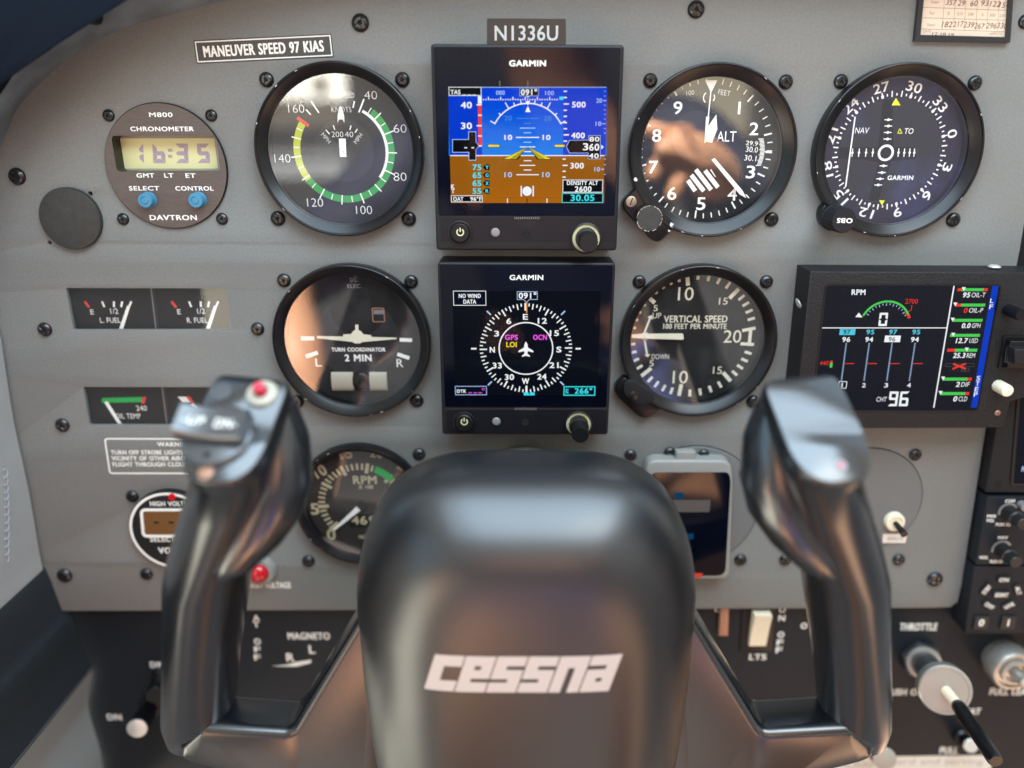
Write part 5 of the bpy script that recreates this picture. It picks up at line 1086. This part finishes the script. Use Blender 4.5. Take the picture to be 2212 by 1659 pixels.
# left half of the horns, mirrored for the right
def two(fn, name, sharp=40):
    b = fn(); b.build(name, yk, sharp); mirrored(b).build(name, yk, sharp)
def arm():
    b = MB(); zf, zb = 100, 78
    pts = [(925, 1250), (850, 1250), (782, 1318), (637, 1551), (452, 1533), (436, 1543), (404, 1572), (403, 1600), (428, 1614), (498, 1632), (574, 1656), (640, 1690), (760, 1770), (900, 1900)]
    pl = ccw(roundpoly([tuple(y3(u, v, zf)[:2]) for u, v in pts], 2.5, 3)); n = len(pl); P = []; Fc = []
    loops = [(2.5, zb-115), (.6, zb-113.5), (0, zb-111), (0, zf-120), (.35, zf-118), (1.2, zf-116.6), (2.4, zf-115.6), (4.0, zf-115)]
    for d, w in loops: P += [(p[0], p[1], w+10.5*min(1, max(0, (abs(p[0])-62)/48))) for p in (inset(pl, d) if d else pl)]      # the arm comes forward to meet the grip
    for j in range(len(loops)-1):
        for i in range(n): Fc.append((j*n+i, j*n+(i+1) % n, (j+1)*n+(i+1) % n, (j+1)*n+i))
    Fc.append(tuple(range((len(loops)-1)*n, len(loops)*n))); Fc.append(tuple(range(n))[::-1]); b.add(P, Fc, 'yoke'); return b
two(arm, 'arm', 45)
# head face, from its corners
BL, BR, FR, FC, FL = y3(468, 803, 117), y3(628, 823, 121), y3(566, 980, 147), y3(448, 1047, 153), y3(378, 1000, 148)
mB = (BL+BR)/2; mF = (FR+FL)/2+(FC-(FR+FL)/2)*.95; e1 = (BR-BL)/2; e2v = (mF-mB); cF = (mB+mF)/2; e2 = e2v/2; e1 = e1-e2.normalized()*e1.dot(e2.normalized())
nF = e1.cross(-e2).normalized()
if nF.y < 0: nF = -nF
a_ = e1.length; f_ = (FR-FL).length/2; TP = (f_-a_)/(f_+a_)*.9; e1 = e1.normalized()*(a_+f_)/2
def grip():
    b = MB(); path = []
    def sec(c, x, y, pf, pb, tp=0): path.append((c, x, y, (pf, pb), tp))
    # from the foot up; e2 points towards the pilot
    foot = [((436, 1600, 93), 8, 8), ((430, 1588, 92), 14, 12.5), ((427, 1550, 94), 15.3, 15), ((430, 1480, 98), 15, 17.5), ((436, 1400, 104), 15, 18.5), ((443, 1310, 111), 15.6, 18.8), ((449, 1230, 117), 16.2, 18.8)]
    for i, (p, x, y) in enumerate(foot):
        i = max(0, i-1); yd = Vector((-.12*i/5, -.04*i, 1)).normalized(); sec(y3(*p), Vector((1, 0, .04*i)).normalized()*x, yd*y, 1.0, .8)
    last = path[-1]; hd = (cF-nF*9, e1*.99, e2*.99)
    for f in (.25, .5, .75):
        g = f*f*(3-2*f); path.append((last[0].lerp(hd[0], f), last[1].lerp(hd[1], g), last[2].lerp(hd[2], g), (1.0-.25*f, .8-.58*g), TP*g))
    for f, s in ((-9, .99), (-5, 1.0), (-1.1, 1.0), (-.35, .988), (0, .96)):
        sec(cF+nF*f, e1*s, e2*s, .75, .22, TP)
    b.sweep(path, 'yoke', 56); return b
two(grip, 'grip', 42)
def guard():
    b = MB(); path = []
    pts = [((606, 838, 118), 14, 6), ((610, 880, 118), 30, 9), ((611, 946, 120), 55, 12), ((607, 1021, 122), 68, 14), ((588, 1080, 124), 72, 15), ((560, 1134, 126), 62, 14), ((520, 1190, 129), 46, 12), ((488, 1222, 132), 28, 8), ((466, 1238, 134), 10, 3)]
    for i, (p, hw, hd) in enumerate(pts):
        a = y3(*pts[max(i-1, 0)][0]); c = y3(*pts[min(i+1, len(pts)-1)][0]); d = (c-a).normalized(); x = Vector((-d.y, d.x, 0)).normalized()
        if x.x < 0: x = -x
        kx = y3(p[0]+1, p[1], p[2]).x-y3(*p).x; path.append((y3(*p), x*hw*kx, Vector((0, 0, 1))*hd, (.9, 1)))
    b.sweep(path[::-1], 'yoke', 28); return b
two(guard, 'finger_guard', 60)
# switches on the left head: local frame of the face
def onface(u, v, h=0.0):
    """point above the left face that shows at (u, v)"""
    d = Vector(ray(u, v)); org = Vector((0, -D, 0))
    def W3(p): return Vector((p.x+yk.o[0], -(p.z+115), p.y+yk.o[1]))
    c = W3(cF+nF*h); n = W3(cF+nF)-W3(cF); t_ = (c-org).dot(n)/d.dot(n); q = org+d*t_; return Vector((q.x-yk.o[0], q.z-yk.o[1], -q.y-115))
PGL = rg(329.2, 768.0, 3.3592)
ux = e1.normalized(); uy = -e2.normalized()
def face_prism(mb, pts, h0, h1, m, n=None):
    k = len(pts); P = [tuple(p+nF*h0) for p in pts]+[tuple(p+nF*h1) for p in pts]
    mb.add(P, [(i, (i+1) % k, k+(i+1) % k, k+i) for i in range(k)]+[tuple(range(k, 2*k))], m)
def face_lathe(mb, c, prof, m, n=36, base=0, cap=True):
    P = []; Fc = []
    for r, h in prof:
        for i in range(n): a = 2*pi*i/n; P.append(tuple(c+ux*r*cos(a)+uy*r*sin(a)+nF*h))
    for j in range(len(prof)-1):
        for i in range(n): Fc.append((j*n+i, j*n+(i+1) % n, (j+1)*n+(i+1) % n, (j+1)*n+i))
    mb.add(P, Fc, m)
    if cap: mb.add(P[-n:], [tuple(range(n))], m)
kf = .155
c = onface(*PGL(800, 285)); b = MB(); face_lathe(b, c, [(5.4, -.3), (5.4, .6), (5.0, 1.4), (4.0, 1.9), (2.6, 2.0), (2.5, 1.2)], 'white_plastic'); b.build('button_collar', yk)
b = MB(); face_lathe(b, c, [(2.0, .8), (2.0, 4.6), (1.6, 5.2), (.8, 5.4)], 'red_plastic', 24); b.build('push_button', yk)
c = onface(*PGL(492, 262)); b = MB(); face_lathe(b, c, [(3.8, -.2), (3.8, .25), (3.3, .3), (3.2, .1)], 'steel_dark', 28); b.build('plug', yk)
c = onface(*PGL(480, 590)); b = MB(); face_lathe(b, c, [(11.6, -.3), (11.6, 1.4), (10.9, 2.1), (10.6, 2.2)], 'yoke_switch', 48)
for s in (1, -1): face_lathe(b, c+uy*8.2*s+nF*2.1, [(1.2, 0), (1.1, .12)], 'hole', 14)
b.build('trim_switch_base', yk)
b = MB(); path = []
for i in range(9):
    f = i/8*2-1; h = 7.6-1.5*(1-f*f); path.append((f*11.2, h))
P = []; Fc = []
cc = c+ux*-.6+uy*1.5
for x, h in path:
    for y, hh in ((-5.2, 2.0), (-5.4, h-.8), (-4.8, h), (4.6, h+.9), (5.4, h+.2), (5.2, 2.0)): P.append(tuple(cc+ux*x+uy*y+nF*hh))
for i in range(8):
    for j in range(5): Fc.append((i*6+j, (i+1)*6+j, (i+1)*6+j+1, i*6+j+1))
Fc.append(tuple(range(6))); Fc.append(tuple(range(48, 54))[::-1]); b.add(P, Fc, 'yoke_switch')
def face_text(mb, s, c, hgt, m, width, bold=1):
    tb = MB(); tb.text(s, (0, 0), hgt, 0, m, width, bold=bold)
    def hz(x): f = x/11.2; return 7.6-1.5*(1-f*f)
    mb.add([tuple(c+ux*p[0]+uy*p[1]+nF*(hz(p[0])+.12+(p[1]+4.8)/9.4*.9)) for p in tb.v], tb.f, m)
face_text(b, '-UP  DN-', cc+uy*-.3, 3.0, 'silkscreen', 18.0); b.build('trim_rocker', yk, 25)
c = onface(*PGL(388, 850)); b = MB(); face_lathe(b, c, [(2.6, -.4), (2.4, .35), (1.6, .5)], 'copper', 20); b.build('screw', yk)
c = onface(1137*2-1816, 1005); c = Vector((-c.x, c.y, c.z)); nR = Vector((-nF.x, nF.y, nF.z)); b = MB(); nF_, ux_, uy_ = nF, ux, uy
nF, ux, uy = nR, Vector((-ux.x, ux.y, ux.z)), Vector((-uy.x, uy.y, uy.z)); face_lathe(b, c, [(2.1, -.2), (2.0, .2)], 'sensor', 20); face_lathe(b, c, [(.8, .2), (.8, .25)], 'red_plastic', 12); b.build('screw_cap', yk); nF, ux, uy = nF_, ux_, uy_
# shaft into the panel
b = MB(); b.lathe((0, hc[1]+10), [(13, -122), (13, -45)], 'steel_dark', 32); b.build('shaft', yk)

# ================================================================ the pilot, who stands behind the lens and shows in the glass
def skin(name, joints, edges, m, parent=None, sub_=2):
    me = bpy.data.meshes.new(name); me.from_pydata([tuple(c/1000 for c in j[0]) for j in joints], edges, []); o = bpy.data.objects.new(name, me); COL.objects.link(o)
    md = o.modifiers.new('s', 'SKIN'); me.skin_vertices[0].data[0].use_root = True
    for i, j in enumerate(joints): r = j[1]/1000; me.skin_vertices[0].data[i].radius = (r, r)
    sd = o.modifiers.new('d', 'SUBSURF'); sd.levels = sub_; sd.render_levels = sub_
    dg = bpy.context.evaluated_depsgraph_get(); dg.update(); m2 = bpy.data.meshes.new_from_object(o.evaluated_get(dg)); bpy.data.objects.remove(o); bpy.data.meshes.remove(me)
    m2.materials.clear(); m2.materials.append(MAT[m]); m2.polygons.foreach_set('use_smooth', [True]*len(m2.polygons)); m2.name = name
    o = bpy.data.objects.new(name, m2); COL.objects.link(o)
    if parent: o.parent = parent
    return o
def hand(u, v, dz=0):
    y = 430.0+dz; p = pp(u, v, -y); return (p[0], -y, p[1])       # seen mirrored: as if at +y behind the panel
J = []; E = []
def add(p, r, par=None):
    J.append((p, r)); i = len(J)-1
    if par is not None: E.append((par, i))
    return i
pel = add((60, -820, -420), 120); sp1 = add((60, -830, -280), 115, pel); ch = add((60, -820, -120), 125, sp1); nk = add((40, -800, 40), 52, ch); hd = add((30, -770, 130), 78, nk); add((25, -765, 190), 70, hd)
rs = add((230, -800, 0), 60, ch); re = add(hand(1600, 480, 190), 44, rs); rw = add(hand(1520, 345, 20), 25, re); pm = add(hand(1482, 312, 6), 24, rw); pk = add(hand(1458, 325, 0), 22, pm)
for pts in ([(1440, 290, 2), (1412, 280, -4), (1384, 276, -6)], [(1438, 340, 0), (1414, 362, -6), (1400, 394, -4)], [(1474, 355, 0), (1460, 396, -6), (1446, 434, -2)]):
    par = pk
    for q_, r in zip(pts, (10, 9.5, 8)): par = add(hand(*q_), r, par)
par = pm
for q_, r in (((1440, 318, -18), 10), ((1412, 330, -20), 8.5)): par = add(hand(*q_), r, par)
ls = add((-110, -800, 0), 60, ch); le = add(hand(600, 610, 170), 44, ls); lw = add(hand(650, 760, 60), 34, le); lw = add(hand(668, 850, 40), 27, lw); add(hand(690, 960, 30), 27, lw)
for s in (-1, 1):
    hp = add((60+s*95, -780, -440), 85, pel); kn = add((60+s*120, -330, -390), 62, hp); ft = add((60+s*110, -200, -760), 42, kn)
per = skin('person', J, E, 'skin'); per['label'] = 'person in dark navy shirt and blue shorts raising the right hand'; per['category'] = 'person'
skin('shirt', [((60, -822, -400), 130), ((60, -832, -280), 124), ((60, -822, -120), 134), ((45, -805, 20), 70), ((232, -800, 0), 70), (hand(1600, 480, 190), 58), (hand(1535, 370, 45), 38), ((-112, -800, 0), 70), (hand(606, 640, 168), 56)], [(0, 1), (1, 2), (2, 3), (2, 4), (4, 5), (5, 6), (2, 7), (7, 8)], 'shirt', per)
skin('shorts', [((60, -820, -430), 132), ((-35, -780, -440), 94), ((-58, -400, -400), 76), ((155, -780, -440), 94), ((178, -400, -400), 76)], [(0, 1), (1, 2), (0, 3), (3, 4)], 'shorts', per)
cy = S.cycles; cy.use_denoising = True; cy.denoiser = 'OPENIMAGEDENOISE'; cy.max_bounces = 8; cy.transparent_max_bounces = 12; cy.sample_clamp_indirect = 8
S.render.engine = 'CYCLES'
